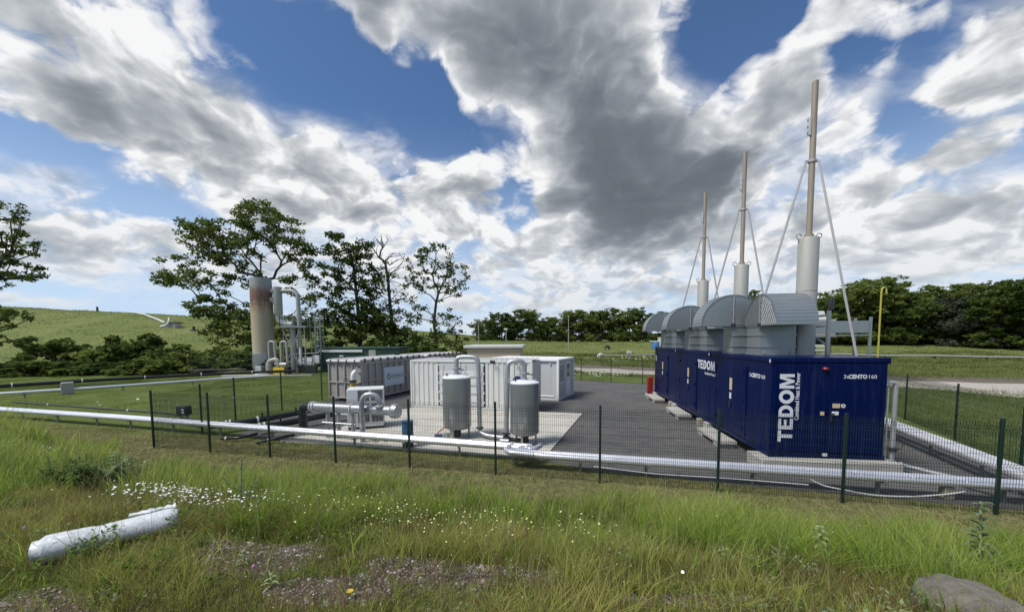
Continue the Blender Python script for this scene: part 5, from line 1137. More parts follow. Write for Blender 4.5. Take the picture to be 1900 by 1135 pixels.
herbs('mat_weeds', 1500, (-5, 5, 1.6, 3.8), lambda x, y: infr(x, y) & (sF(x, y) > 6.2), 20, .05, .009, 'herb2', (.0, .03), 7, 'tiny creeping weeds on the near ledge')

# broad-bladed tussocks give the slope its darker, uneven clumps
TG = grass_mat('tussock_grass', [(.0, (.09, .17, .02)), (.5, (.17, .28, .036)), (1., (.28, .36, .06))], (.30, .36, .08), .45)
def tussocks(n, box, cond, per, hh, rr, wd_, seed, name, label, m=None):
    rs_ = np.random.RandomState(seed); c = np.stack([rs_.uniform(box[0], box[1], n), rs_.uniform(box[2], box[3], n)], -1); c = c[cond(c[:, 0], c[:, 1])]
    sc_ = rs_.uniform(.5, 1.2, len(c)); P = np.repeat(c, per, 0) + rs_.normal(0, rr, (len(c) * per, 2)) * np.repeat(sc_, per)[:, None]
    blades(name, P, hh * np.repeat(sc_, per) * rs_.uniform(.5, 1.2, len(P)), np.full(len(P), wd_) * rs_.uniform(.6, 1.4, len(P)), m or TG, seed, .75, label=label)
tussocks(1000, (-10, 10, 2.4, 8.5), lambda x, y: infr(x, y) & (sF(x, y) > 1.9) & (sF(x, y) < 7.2) & (fbm(x * .6, y * .6, 3, 27) > .46) & (grav(x, y) < .2), 55, .40, .06, .0085, 81, 'tussock_grass', 'darker green tussocks on the slope')
tussocks(420, (2, 9, 3.2, 7.5), lambda x, y: infr(x, y) & (sF(x, y) > 2.6) & (sF(x, y) < 6.6), 60, .42, .08, .010, 83, 'tussock_grass', 'lush dark green tussocks on the right half of the slope')
tussocks(420, (-5, 5, 1.8, 3.6), lambda x, y: infr(x, y) & (grav(x, y) < .3), 30, .16, .03, .004, 82, 'tussock_grass', 'small green tufts on the near ledge')

# cut grass left lying in matted swaths along the fence
HAY = grass_mat('matted_hay', [(.0, (.05, .075, .02)), (.35, (.13, .145, .05)), (.65, (.30, .26, .13)), (1., (.50, .41, .25))], (.46, .38, .23), .3, 1.2)
fr = lambda x: np.interp(x, [-11.0, -8.7, 1.0, 2.4, 5.3, 12.9], [14.6, 13.75, 11.4, 10.4, 9.4, 7.2])
hcond = lambda x, y: infr(x, y) & (sF(x, y) > -1.8) & (sF(x, y) < 2.0 + 1.9 * ss(-3.5, -6, x) + 1.0 * ss(4, 8, x)) & ~((y > fr(x) - .1) & (x > -11)) & (vnoise(x * .8 + y * 2.5, y * 5.0, 19) > .33)
tussocks(5200, (-24, 14, 6, 19), hcond, 24, .12, .10, .014, 84, 'cut_grass', 'matted cut grass lying in swaths along the fence', HAY)

# ------------------------------------------------------------------ flare column and its pipework
fo = (-28.1, 43.0)
P_ = lambda px, row: ((px - 497) * .0614, (692 - row) * .0614)
o = thing('flare_column', 'tall rust-stained cream and grey flare column standing left of the ladder tower', 'flare column', (*fo, 0))
MB().lathe([(1.10, 2.2), (1.10, 7.9), (1.06, 10.7), (1.0, 10.7), (1.0, 10.2)], (-.15, 0, 0), 40).build('column', M_['flare'], o)
MB().lathe([(1.22, .65), (1.22, 2.25), (1.11, 2.27)], (-.1, 0, 0), 40).build('base_skirt', M_['tank'], o)
MB().lathe([(1.13, 7.86), (1.13, 7.95)], (-.15, 0, 0), 40).build('weld_ring', M_['flue'], o)
for a in (.6, 2.5, 3.9, 5.4): MB().box(-.1 + math.cos(a) - .1, -.1 + math.cos(a) + .1, math.sin(a) - .1, math.sin(a) + .1, -.1, .66).build('leg', M_['strut'], o)
o = thing('heat_exchanger', 'slim pale upright vessel with an arched pipe between flare column and platform', 'vessel', (fo[0] + 1.7, fo[1], 0))
MB().lathe([(.40, 6.6), (.44, 6.7), (.44, 9.4), (.46, 9.7), (.46, 9.72), (.3, 9.75)], seg=28).build('vessel', M_['silencer'], o)
MB().tube([(-.75, 0, 9.3), (-.2, 0, 9.3)], .30, 16).build('upper_nozzle', M_['strut'], o)
MB().tube([(-.75, 0, 8.3), (-.3, -.1, 8.3), (-.25, -.3, 8.3)], .34, 16).build('side_nozzle', M_['silencer'], o)
MB().tube([(0, 0, 6.65), (.05, 0, 5.9), (.9, 0, 5.45), (1.6, 0, 5.5)], .36, 18, bend=.5).build('lower_elbow', M_['silencer'], o)
MB().tube([(.2, 0, 9.3), (1.7, 0, 9.3), (2.25, 0, 8.9), (2.3, 0, 5.4)], .22, 16, bend=.6).build('arched_pipe', M_['silencer'], o)
MB().tube([(-.3, 0, 6.6), (-.3, 0, 8.0)], .1, 10).build('downpipe', M_['dark'], o)
o = thing('steel_platform', 'grey steel platform with railings on a braced central post', 'platform', (fo[0] + 3.4, fo[1] + .2, 0))
MB().box(-1.2, 1.7, -.9, .9, 5.15, 5.35).build('deck', M_['galv'], o)
MB().cyl((-.3, 0, 0), (-.3, 0, 5.149), .32).build('central_post', M_['strut'], o)
MB().cyl((.35, .2, 0), (.35, .2, 5.149), .22).build('central_post', M_['strut'], o)
for e in ((-1.1, -.7), (1.5, -.7), (-1.1, .7), (1.5, .7)): MB().bar((e[0], e[1], 0), (e[0] * .9, e[1] * .9, 5.149), .08).build('post', M_['strut'], o)
for e in ((-1.1, .9), (.9, -1.0)): MB().bar((e[0], -.72, .2), (e[1], -.72, 5.0), .06).build('brace', M_['strut'], o)
for (a, b_) in (((-1.2, -.9), (1.7, -.9)), ((-1.2, .9), (1.7, .9)), ((-1.2, -.9), (-1.2, .9)), ((1.7, -.9), (1.7, .9))):
    q = MB(); n = 5 if abs(a[0] - b_[0]) > 2 else 3
    for z in (5.9, 6.4): q.bar((*a, z), (*b_, z), .05)
    for i in range(n): t = i / (n - 1); q.bar((a[0] + (b_[0] - a[0]) * t, a[1] + (b_[1] - a[1]) * t, 5.351), (a[0] + (b_[0] - a[0]) * t, a[1] + (b_[1] - a[1]) * t, 6.42), .05)
    q.build('railing', M_['galv'], o)
o = thing('caged_ladder', 'grey caged ladder tower right of the steel platform', 'ladder', (fo[0] + 5.9, fo[1] + .2, 0))
for x in (-.3, .3): MB().bar((x, 0, 0), (x, 0, 6.5), .07).build('rail', M_['galv'], o)
q = MB()
for z in np.arange(.3, 6.4, .3): q.bar((-.3, 0, z), (.3, 0, z), .035)
q.build('rungs', M_['galv'], o); q = MB()
for z in np.arange(2.4, 6.6, .7): q.tube([(.35 + .45 * math.cos(t), -.1 - .55 * math.sin(t), z) for t in np.linspace(-.1, math.pi + .1, 10)], .03, 6)
for t in np.linspace(.1, math.pi - .1, 5): q.bar((.35 + .45 * math.cos(t), -.1 - .55 * math.sin(t), 2.4), (.35 + .45 * math.cos(t), -.1 - .55 * math.sin(t), 6.6), .04)
q.build('safety_cage', M_['galv'], o)
MB().box(-.35, .3, -.45, -.2, 1.1, 2.0).build('cabinet', M_['acwhite'], o, bevel=.02)
MB().box(-.12, .02, -.4, -.28, 0, 1.099).build('cabinet_post', M_['strut'], o)
for i, (x, p_) in enumerate(((1.75, 'left'), (3.05, 'right'))):
    o = thing('looped_pipe', f'pale upside-down U pipe before the platform post, {p_} of two', 'pipe', (fo[0] + x, fo[1] - 1.6, 0), 0, 'upside-down U pipes by the flare column')
    MB().tube([(-.28, 0, .4), (-.28, 0, 3.6), (.32, 0, 3.6), (.42, 0, .5)], .13, 14, bend=.3).build('bent_pipe', M_['silencer'], o)
    MB().lathe([(.22, 0), (.22, .4)], (-.28, 0, 0), 14).build('foot', M_['dark'], o); MB().lathe([(.22, 0), (.22, .5)], (.42, 0, 0), 14).build('foot', M_['strut'], o)
o = thing('blower_set', 'yellow-sided blower with pale ducting at the flare column foot', 'blower', (fo[0] + 3.1, fo[1] - 2.6, 0))
MB().box(-.45, .75, -.4, .4, .05, .85).build('yellow_guard', M_['yellow'], o, bevel=.02)
MB().box(-.5, .8, -.45, .5, -.05, .049).build('skid', M_['dark'], o)
MB().tube([(-1.1, 0, .2), (-1.1, 0, 1.5), (-.2, 0, 1.75), (.0, 0, 1.0)], .24, 16, bend=.35).build('duct', M_['silencer'], o)
MB().lathe([(.3, 0), (.3, 1.2), (.1, 1.3)], (-1.1, 0, 0), 18).build('duct_drum', M_['silencer'], o)
MB().cyl((.2, -.1, 1.15), (.9, -.1, 1.15), .22).build('motor', M_['strut'], o); MB().box(.85, 1.15, -.4, .3, .0, .9).build('rear_box', M_['dark'], o)
o = thing('valve_rack', 'jumble of dark valves and grey boxes beside the flare column foot', 'valve rack', (fo[0] + 1.0, fo[1] - 2.0, 0))
MB().box(-.7, -.05, -.3, .3, .1, .95).build('grey_box', M_['cabin'], o, bevel=.03)
MB().box(.2, .9, -.25, .3, .1, .8).build('dark_box', M_['dark'], o, bevel=.02)
MB().tube([(-.8, -.35, -.02), (-.4, -.35, .12), (1.3, -.35, .22)], .09, 10, bend=.15).build('floor_pipe', M_['acwhite'], o)
MB().tube([(.1, 0, 1.1), (1.4, 0, 1.15)], .12, 12).build('header_pipe', M_['silencer'], o)
for x in (.25, .65, 1.1): MB().lathe([(.12, 0), (.16, .06), (.16, .3), (.08, .36), (.08, .6)], (x, 0, 1.0), 12).build('valve', M_['dark'], o)
MB().lathe([(.25, 0), (.3, .1), (.2, .3)], (-.1, -.1, 1.05), 12).build('valve', M_['dark'], o)
o = thing('control_rack', 'dark steel rack with white instrument panels left of the ladder', 'rack', (fo[0] + 4.9, fo[1] - .9, 0))
for x in (-.9, .1, 1.0): MB().box(x, x + .08, -.05, .05, -.1, 2.1).build('post', M_['strut'], o)
MB().box(-.85, 1.05, .0, .04, 1.0, 1.9).build('back_board', M_['bin'], o)
for i, (x, z, w_, h_) in enumerate(((-.7, 1.2, .3, .4), (-.3, 1.1, .3, .3), (.3, 1.3, .55, .45), (.3, 1.05, .5, .12), (-.35, 1.5, .35, .25))): MB().box(x, x + w_, -.06, -.001, z, z + h_).build('panel', M_['acwhite'], o)
MB().box(-.7, 1.3, -.1, .3, .1, .95).build('lower_box', M_['dark'], o, bevel=.03)
MB().tube([(-1.3, 0, 2.2), (1.5, .2, 2.3)], .05, 8).build('cable_tray', M_['galv'], o)
MB().tube([(-.35, -.1, 1.0), (-.35, -.1, 2.9)], .1, 10).build('upright_pipe', M_['acwhite'], o)
o = thing('plant_plinth', 'weathered concrete plinth strip under the flare pipework', 'plinth', (fo[0] + 2.4, fo[1] - 3.6, 0))
MB().box(-4.6, 4.8, -.3, .2, -.2, .16).build('kerb', M_['concrete'], o, bevel=.03)
# green machine container
o = thing('green_container', 'dark green machine container with a pale roof edge behind the grey skip', 'container', (-22.0, 43.4, 0), R(-4))
MB().box(0, 9.2, 0, 3, .1, 2.7).build('body', M_['green'], o, bevel=.02)
MB().box(-.1, 9.3, -.1, 3.1, 2.701, 2.9).build('roof', M_['green'], o, bevel=.02)
MB().box(-.1, 5.0, -.16, -.101, 2.35, 2.62).build('canopy_strip', M_['acwhite'], o)
MB().box(5.7, 6.5, -.04, -.001, 1.9, 2.6).build('vent_panel', M_['silencer'], o); MB().box(2.2, 2.7, -.04, -.001, 1.8, 2.0).build('name_plate', M_['cabin'], o)
q = MB()
for x in np.arange(6.8, 9.0, .22): q.box(x, x + .07, -.03, -.001, .3, 2.6)
q.build('corrugation', M_['green'], o)
# things on the mound
o = thing('mound_pipe', 'pale pipe running down the grassy mound to a small vault', 'pipe', (0, 0, 0))
mp = [(px, row, d) for px, row, d in ((205, 578, 104), (240, 594, 94), (275, 606, 87), (300, 615, 83))]
MB().tube([(-102, 103, tz(-102, 103) + .1), (-92, 95, tz(-92, 95) + .25), (-82, 88, tz(-82, 88) + .25), (-76, 84, tz(-76, 84) + .4)], .22, 10).build('pipe', M_['tarp'], o)
zz = tz(-74.5, 83.5)
o = thing('concrete_vault', 'small dark-topped concrete vault with a curved pale pipe on the mound', 'vault', (-74.5, 83.5, zz))
MB().box(-1.1, 1.1, -.9, .9, -.3, .9).build('chamber', M_['strut'], o, bevel=.03); MB().box(-1.3, 1.3, -1.1, 1.1, .901, 1.05).build('lid', M_['dark'], o)
MB().tube([(-1.7, -1.2, .1), (-.6, -1.3, .3), (.1, -1.2, 1.0), (-.1, -.8, 2.0)], .22, 12, bend=.5).build('curved_pipe', M_['acwhite'], o)
for i, (x, y, h_, l_) in enumerate(((-121, 111, 1.4, 'tiny dark post on the mound skyline at the far left'), (-68, 81, .9, 'small dark well head on the mound right of the vault'))):
    o = thing('well_head', l_, 'well head', (x, y, tz(x, y))); MB().lathe([(.25, -.2), (.25, h_), (.1, h_ + .1)], seg=12).build('riser', M_['dark'], o); MB().box(-.5, .5, -.4, .4, -.1, .25).build('base', M_['dark'], o)
# masts and far things
for i, (x, y, h_, l_) in enumerate(((-6.3, 72, 5.9, 'thin pale mast left of the beige building top'), (11.4, 76, 6.6, 'thin pale lamp mast with a small head over the grey cabin'), (-.55, 36.5, 4.6, 'short white rod rising above the beige building'))):
    o = thing('lamp_mast', l_, 'mast', (x, y, tz(x, y))); MB().cyl((0, 0, -.2), (0, 0, h_ - tz(x, y) * 0 - 0), .09 if i < 2 else .04, .06 if i < 2 else .04, 10).build('pole', M_['silencer'], o)
    MB().box(-.22, .12, -.1, .1, h_ + .001, h_ + .14).build('lamp_head' if i else 'cap', M_['acwhite'], o)
def farpipe(pts, r, label):
    o = thing('field_pipe', label, 'pipe', (0, 0, 0)); MB().tube([(x, y, tz(x, y) + z) for x, y, z in pts], r, 10).build('pipe', M_['silencer'], o)
    for x, y, z in pts: MB().box(x - .08, x + .08, y - .08, y + .08, tz(x, y) - .3, tz(x, y) + z - r).build('stand', M_['dark'], o)
farpipe([(x, 62 - (x - 15) * .04, .5) for x in range(15, 36, 4)], .10, 'pale pipe on low stands crossing the meadow left of the blue container')
farpipe([(x, 60 - (x - 52) * .25, .55) for x in range(46, 100, 6)], .13, 'pale pipe crossing the far meadow right of the blue container')
o = thing('field_box', 'small grey service box on a post in the meadow', 'box', (18.2, 58.5, tz(18.2, 58.5)))
MB().box(-.35, .35, -.2, .2, 1.0, 1.5).build('box', M_['tarp'], o, bevel=.03); MB().box(-.08, .08, -.08, .08, -.2, .999).build('post', M_['silencer'], o)
o = thing('storage_unit', 'pale grey storage unit in the far field left of the blue container', 'container', (31.8, 80, tz(31.8, 80)))
MB().box(0, 5, 0, 2.4, -.2, 2.3).build('body', M_['tarp'], o, bevel=.03); MB().box(-.05, 5.05, -.05, 2.45, 2.301, 2.42).build('roof', M_['strut'], o); MB().box(.6, 1.6, -.04, -.001, 0, 2.0).build('door', M_['silencer'], o)
o = thing('blue_tank', 'blue tank with a white cover beside the far storage unit', 'tank', (30.4, 80, tz(30.4, 80)))
MB().lathe([(.75, -.2), (.8, .2), (.8, 1.3), (.7, 1.5)], seg=20).build('body', mat('blue_tank_plastic', (.05, .16, .36), .5, 0, .1), o); MB().box(-.9, .9, -.6, .6, 1.501, 1.7).build('cover', M_['acwhite'], o, bevel=.05)
def animal(x, y, s_, rz, col, label):
    o = thing('grazing_animal', label, 'animal', (x, y, tz(x, y)), rz); me = bpy.data.meshes.new('body'); V = [(0, 0, .95), (.45, 0, .95), (-.55, 0, .98), (.75, 0, .9), (1.0, 0, .45), (1.1, 0, .25)]; E_ = [(0, 1), (0, 2), (1, 3), (3, 4), (4, 5)]; Rr = [.3, .3, .3, .16, .10, .08]
    for sx in (.45, -.55):
        b0 = 1 if sx > 0 else 2
        for sy in (-.16, .16): n = len(V); V += [(sx, sy, .6), (sx + .03, sy, .3), (sx, sy, 0)]; Rr += [.10, .06, .05]; E_ += [(b0, n), (n, n + 1), (n + 1, n + 2)]
    n = len(V); V += [(-.85, 0, .95), (-.92, 0, .5)]; Rr += [.05, .04]; E_ += [(2, n), (n, n + 1)]
    me.from_pydata([(a * s_, b_ * s_, c_ * s_) for a, b_, c_ in V], E_, []); b_ = link(bpy.data.objects.new('body', me), o); sk = b_.modifiers.new('skin', 'SKIN')
    for v, r_ in zip(me.skin_vertices[0].data, Rr): v.radius = (r_ * s_, r_ * s_)
    me.skin_vertices[0].data[0].use_root = True; b_.modifiers.new('sub', 'SUBSURF').levels = 1; b_.modifiers[-1].render_levels = 1; me.materials.append(col)
animal(14.6, 62, .62, R(200), M_['acwhite'], 'small white and dark animal grazing in the far meadow')
animal(19.2, 76, .8, R(20), M_['dark'], 'tiny dark animal lying right of the white one in the far meadow')
# dark thin fence by the flare area
q = [(-36 + 2.4 * i, 42.5 + i * .1) for i in range(4)]
fence('thin_fence', 'thin dark fence standing left of the flare column foot', q, True, .004, .12, h=1.6)

# ------------------------------------------------------------------ foreground: wrapped roll, boulder, weeds, stones
x0, y0, x1, y1 = -4.02, 3.05, -3.30, 3.62
za, zb_ = tz(x0, y0), tz(x1, y1)
o = thing('wrapped_roll', 'long roll wrapped in dirty white plastic lying in the grass at lower left', 'roll', (x0, y0, za))
rs = np.random.RandomState(4); n = 26; sg = 26; V = []; F = []
e = np.array([x1 - x0, y1 - y0, zb_ - za + .02]); L2 = np.linalg.norm(e); e /= L2; u = np.cross(e, [0, 0, 1.]); u /= np.linalg.norm(u); t = np.cross(u, e)
for i in range(n):
    f_ = i / (n - 1); r_ = .118 * (1 if .04 < f_ < .97 else .80) * (1 + .05 * math.sin(9 * f_)); r_ *= 1 - .10 * math.exp(-((f_ - .42) / .03) ** 2)
    for j in range(sg):
        a = 2 * math.pi * j / sg; rr = r_ * (1 + .035 * math.sin(2 * a + 2 * f_) + .02 * math.sin(5 * a + 3 * f_) + rs.normal(0, .006)); sq = .82 if math.sin(a) < 0 else 1
        c = e * (f_ * L2) + u * rr * 1.08 * math.cos(a) + t * rr * sq * math.sin(a); V.append(c + [0, 0, .115])
for i in range(n - 1): F += [(i * sg + j, i * sg + (j + 1) % sg, (i + 1) * sg + (j + 1) % sg, (i + 1) * sg + j) for j in range(sg)]
wm = MB(); wm.add([tuple(v) for v in V], F + [tuple(range(sg))[::-1], tuple((n - 1) * sg + j for j in range(sg))]); w_ = wm.build('wrapping', M_['wrap'], o)
fm = MB(); F2 = []; V2 = []
for i in range(12):
    f_ = .62 + .36 * i / 11; c = e * (f_ * L2) + np.array([0, 0, .115]); a = 1.75 + .12 * math.sin(i); q1 = c + (u * math.cos(a) + t * math.sin(a)) * .124; q2 = c + (u * math.cos(a + .3) + t * math.sin(a + .3)) * (.150 + .008 * math.sin(3 * i)); V2 += [tuple(q1), tuple(q2), tuple(q1 + t * .004 - u * .006), tuple(q2 + t * .004)]
for i in range(11): k = i * 4; F2 += [(k, k + 4, k + 5, k + 1), (k + 2, k + 3, k + 7, k + 6), (k + 1, k + 5, k + 7, k + 3)]
fm.add(V2, F2).build('loose_flap', M_['wrap'], w_)
def boulder(x, y, r, sq, seed, label, name='boulder'):
    bm = bmesh.new(); bmesh.ops.create_icosphere(bm, subdivisions=5, radius=1); rs_ = np.random.RandomState(seed); dirs = rs_.normal(0, 1, (10, 3)); dirs /= np.linalg.norm(dirs, axis=1, keepdims=True); off = rs_.uniform(.72, .95, 10)
    P = np.array([v.co[:] for v in bm.verts])
    for d_, f_ in zip(dirs, off): h_ = P @ d_; P = P - np.clip(h_ - f_, 0, None)[:, None] * d_ * .85
    P *= (1 + .22 * (fbm(P[:, 0] * 3 + 9, P[:, 1] * 3 + P[:, 2] * 2, 4, seed) - .45) + .10 * (fbm(P[:, 0] * 11, P[:, 2] * 11 + P[:, 1] * 5, 3, seed) - .45))[:, None]
    for v, p in zip(bm.verts, P): v.co = p
    me = bpy.data.meshes.new(name); bm.to_mesh(me); bm.free()
    for p in me.polygons: p.use_smooth = True
    me.materials.append(M_['rock']); b_ = link(bpy.data.objects.new(name, me)); b_.scale = (r * sq, r, r * .72); b_.location = (x, y, tz(x, y) - r * .02); b_.rotation_euler.z = rs_.uniform(0, 3); return tag(b_, label, 'rock')
boulder(3.34, 2.58, .36, 1.05, 3, 'large rough grey boulder half hidden by grass at the lower right corner')
# pebbles: countless small stones on the bare patches
def pebbles():
    rs_ = np.random.RandomState(8); p = np.stack([rs_.uniform(-5, 5, 110000), rs_.uniform(1.6, 4.6, 110000)], -1); p = p[infr(p[:, 0], p[:, 1], 1.1)]; gq = grav(p[:, 0], p[:, 1]); p = p[rs_.uniform(0, 1, len(p)) < gq * .8 + .012]
    k = len(p); s_ = rs_.lognormal(-5.05, .5, k)[:, None, None]; oc = np.array([[1, 0, 0], [0, 1, 0], [-1, 0, 0], [0, -1, 0], [.1, .1, .75], [0, 0, -.5]]); V = oc[None] * s_ * rs_.uniform(.6, 1.3, (k, 6, 3))
    a = rs_.uniform(0, 6.28, k); ca, sa = np.cos(a)[:, None], np.sin(a)[:, None]; V = np.stack([V[..., 0] * ca - V[..., 1] * sa, V[..., 0] * sa + V[..., 1] * ca, V[..., 2]], -1); V += np.stack([p[:, 0], p[:, 1], terrain(p[:, 0], p[:, 1])], -1)[:, None]
    T = np.array([[0, 1, 4], [1, 2, 4], [2, 3, 4], [3, 0, 4]]); F = (np.arange(k)[:, None, None] * 6 + T[None]).reshape(-1, 3)
    m, gg, pr, out = newmat('pebbles'); at = gg.n('ShaderNodeAttribute', attribute_name='tint'); gg.put(pr.inputs['Base Color'], gg.ramp(at.outputs['Fac'], [(0, (.07, .05, .04)), (.5, (.15, .12, .10)), (.92, (.26, .23, .20)), (1, (.50, .48, .45))])); pr.inputs['Roughness'].default_value = .85
    tag(np_obj('pebbles', V.reshape(-1, 3), F, m, None, {'tint': np.repeat(rs_.uniform(0, 1, k), 6)}, smooth=False), 'grey and brown pebbles on the bare patches', 'gravel', kind='stuff')
pebbles()
# flowers as uncounted scatter
def flowers(name, cs, size, hgt, col, label, seed, disc=8, tilt=.3):
    rs_ = np.random.RandomState(seed); P = []
    for (x, y, sx, sy, n) in cs: P.append(np.stack([rs_.normal(x, sx, n), rs_.normal(y, sy, n)], -1))
    P = np.concatenate(P); k = len(P); z = terrain(P[:, 0], P[:, 1]) + hgt * rs_.uniform(.6, 1.2, k); a = np.arange(disc) * 2 * np.pi / disc; s_ = size * rs_.uniform(.6, 1.2, k)[:, None]
    nx_, ny_ = rs_.normal(0, tilt, k)[:, None], rs_.normal(0, tilt, k)[:, None]; X_ = s_ * np.cos(a); Y_ = s_ * np.sin(a); V = np.stack([P[:, 0][:, None] + X_, P[:, 1][:, None] + Y_, z[:, None] + X_ * nx_ + Y_ * ny_ - .003], -1)
    top = np.stack([P[:, 0], P[:, 1], z + size * .25], -1)[:, None]; low = np.stack([P[:, 0], P[:, 1], z - hgt * .9], -1)[:, None]; low2 = low + [[[.003, 0, 0]]]; low3 = top - [[[0, 0, .01]]]
    A_ = np.concatenate([V, top], 1); F = (np.arange(k)[:, None, None] * (disc + 1) + np.array([[i, (i + 1) % disc, disc] for i in range(disc)])[None]).reshape(-1, 3)
    tag(np_obj(name, A_.reshape(-1, 3), F, mat(name + '_petals', col, .7, 0, .05), None), label, 'flowers', kind='stuff')
    Pst = P; blades(name + '_stems', Pst, np.clip(z - terrain(P[:, 0], P[:, 1]), .02, 1), np.full(k, .004), GR, seed, .02, 1, label='green stems carrying the ' + name.replace('_', ' '))
flowers('white_daisies', [(-4.1, 4.45, .35, .16, 190), (-3.4, 4.25, .30, .14, 80), (-2.9, 4.1, .22, .1, 24), (-9.4, 7.5, .5, .35, 60), (-2.2, 5.2, .4, .3, 8), (-1, 4.0, 1.6, .5, 4), (3.4, 4.4, 1.3, .5, 8)], .0115, .30, (.80, .80, .78), 'clumps of white daisies in the long grass', 51)
flowers('pale_yellow_flowers', [(-1.0, 3.6, .45, .25, 90), (.25, 3.5, .35, .22, 60), (-1.9, 4.1, .4, .3, 50), (4.6, 6.3, .12, .3, 14)], .008, .36, (.72, .74, .30), 'tiny pale yellow flowers in the long grass', 52)
flowers('tiny_white_flowers', [(-1.5, 2.9, 1.8, .3, 60), (1, 3.5, 2.5, .6, 60)], .0045, .12, (.75, .75, .72), 'tiny white flowers on the near ledge', 53)
flowers('umbel_flowers', [(8.2, 34.5, 1.3, .6, 110), (13.3, 31.3, .8, .5, 50), (-18, 21, 1.5, 1.5, 14)], .06, .55, (.55, .58, .48), 'whitish umbel flowers beyond the far fence', 54)
flowers('field_umbels', [(17.5, 54, 1.8, 1.0, 60)], .08, 1.0, (.62, .64, .52), 'pale flowering clump in the far meadow', 55)
# distinct weeds
def weed(name, label, x, y, h, nl, ll, lw, m, seed, branches=0, cat='plant', group=None):
    """upright weed: stem with long drooping leaves, and side shoots if asked"""
    rs_ = np.random.RandomState(seed); o = thing(name, label, cat, (x, y, tz(x, y) - .02), rs_.uniform(0, 6), group); q = MB(); tops = []
    q.tube([(0, 0, 0), (.01, .01, h * .5), (.02, -.01, h)], .006 * h / .6 + .002, 6, rs=None); tops.append(((0, 0, 0), (.02, -.01, h)))
    for k in range(branches): a = rs_.uniform(0, 6.28); z = h * rs_.uniform(.25, .6); e_ = (math.cos(a) * h * .28, math.sin(a) * h * .28, z + h * rs_.uniform(.25, .4)); q.tube([(0, 0, z), (e_[0] * .6, e_[1] * .6, z + (e_[2] - z) * .4), e_], .004, 5); tops.append(((0, 0, z), e_))
    q.build('stem', M_['weedstem'], o); V = []; F = []; T = []
    for (a_, b_) in tops:
        a_ = np.array(a_); b_ = np.array(b_); m_ = nl if a_[2] == 0 else nl // 2
        for k in range(m_):
            f_ = (k + .5) / m_; p = a_ + (b_ - a_) * f_; an = k * 2.4 + rs_.uniform(-.4, .4); l_ = ll * (1.15 - .75 * f_) * rs_.uniform(.8, 1.2); d_ = np.array([math.cos(an), math.sin(an), 0]); s_ = np.array([-d_[1], d_[0], 0]); n0 = len(V); up = .35 + .5 * f_
            for t_, w2 in ((0, .3), (.3, 1), (.65, .8), (1, .05)):
                c = p + d_ * l_ * t_ + np.array([0, 0, l_ * (up * t_ - .75 * t_ * t_)]); V += [c - s_ * lw * w2 * .5, c + s_ * lw * w2 * .5]; T += [rs_.uniform(.2, .9)] * 2
            F += [(n0 + 2 * i, n0 + 2 * i + 1, n0 + 2 * i + 3, n0 + 2 * i + 2) for i in range(3)]
    np_obj('leaf_rosette', np.array(V), np.array(F), M_[m], o, {'tint': T}); return o
M_['weedstem'] = mat('weed_stem', (.22, .27, .13), .8, 0, .1)
M_['thistle'] = leaf_mat('thistle_leaves', (.17, .23, .11), (.30, .37, .20), .35)
M_['dock'] = leaf_mat('broad_weed_leaves', (.07, .13, .03), (.13, .20, .05), .4)
weed('thistle_plant', 'tallest pale thistle standing before the right-hand fence post', 4.70, 3.66, .84, 44, .20, .048, 'thistle', 1)
weed('thistle_plant', 'smaller thistle in the grass left of the boulder', 3.35, 3.95, .46, 30, .15, .042, 'thistle', 2)
weed('thistle_plant', 'slim thistle stem standing just behind the boulder', 3.75, 3.1, .42, 18, .08, .02, 'thistle', 3)
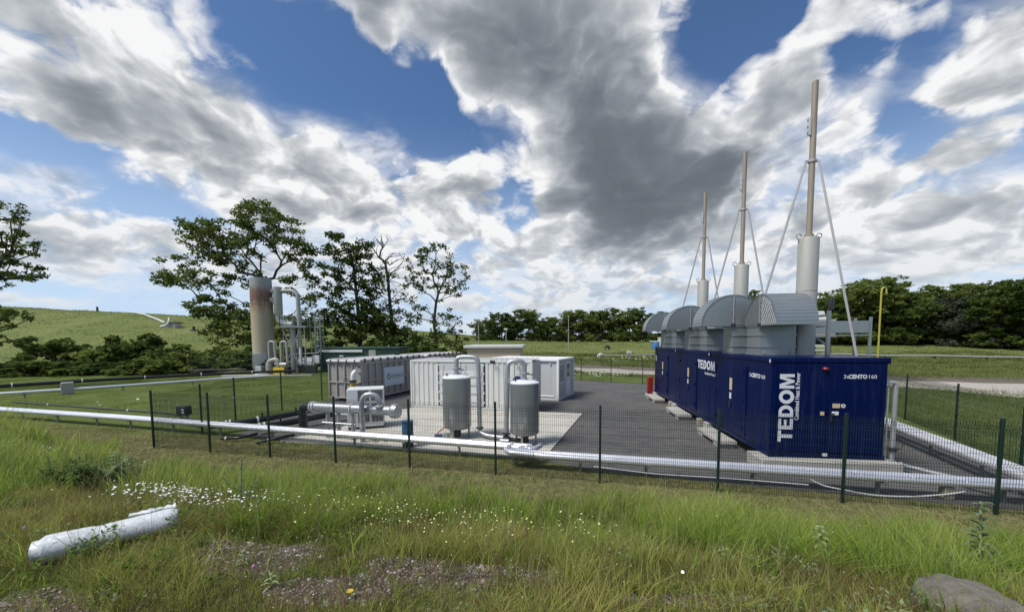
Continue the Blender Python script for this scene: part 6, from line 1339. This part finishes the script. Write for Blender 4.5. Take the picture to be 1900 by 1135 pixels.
weed('broad_leaved_weed', 'broad-leaved bright green weed in the slope grass at the lower right', 3.0, 3.95, .26, 20, .22, .085, 'dock', 4)
weed('tall_weed', 'tall spindly weed rising between the second and third front fence posts', -3.28, 4.44, .74, 26, .10, .02, 'thistle', 5, 2)
weed('broad_leaved_weed', 'bright green leafy weed beside the wrapped roll end', -2.9, 3.35, .15, 12, .11, .035, 'dock', 6)
weed('broad_leaved_weed', 'bright green leafy weed at the bottom left corner', -3.0, 2.65, .15, 18, .12, .035, 'dock', 7)
weed('pale_leaved_weed', 'pale spiky weed on the gravel right of the wrapped roll', -2.3, 3.1, .14, 10, .10, .02, 'thistle', 8)
weed('pale_leaved_weed', 'pale spiky weed low on the ledge left of centre', -1.85, 2.75, .13, 10, .09, .02, 'thistle', 9)
rs = np.random.RandomState(77); G3 = 'weed stems making up the leafy clump'
for k in range(15):
    a = (rs.normal(-5.95, .42), rs.normal(5.35, .25)); h_ = rs.uniform(.35, .7)
    sd_ = 'left' if a[0] < -6.15 else 'middle' if a[0] < -5.8 else 'right'
    weed('shrubby_weed', ('tall grey-green' if h_ > .55 else 'shorter dark') + ' leafy weed in the ' + sd_ + ' of the clump left on the slope', a[0], a[1], h_, 30, .15, .03, 'thistle' if a[0] > -5.8 else 'dock', 200 + k, 5, 'plant', G3)
o = thing('poppy_flower', 'single orange-yellow flower on the gravel ledge left of centre', 'flower', (-1.18, 2.61, tz(-1.18, 2.61)))
MB().tube([(0, 0, 0), (0, 0, .05)], .0025, 6).build('stem', M_['weedstem'], o)
MB().lathe([(.004, .045), (.018, .052), (.024, .064), (.012, .060)], seg=10).build('petals', M_['yellow'], o)
for i, (x, y) in enumerate(((-2.0, 2.8), (-4.6, 3.45))):
    o = thing('clover_flower', ('pink clover head on the ledge right of the roll', 'faint pink clover head left of the roll')[i], 'flower', (x, y, tz(x, y)))
    MB().tube([(0, 0, 0), (0, 0, .14)], .0025, 6).build('stem', M_['weedstem'], o); MB().lathe([(.004, .13), (.014, .138), (.016, .15), (.008, .162)], seg=10).build('head', mat('clover_pink', (.35, .16, .28), .8, 0, .1), o)
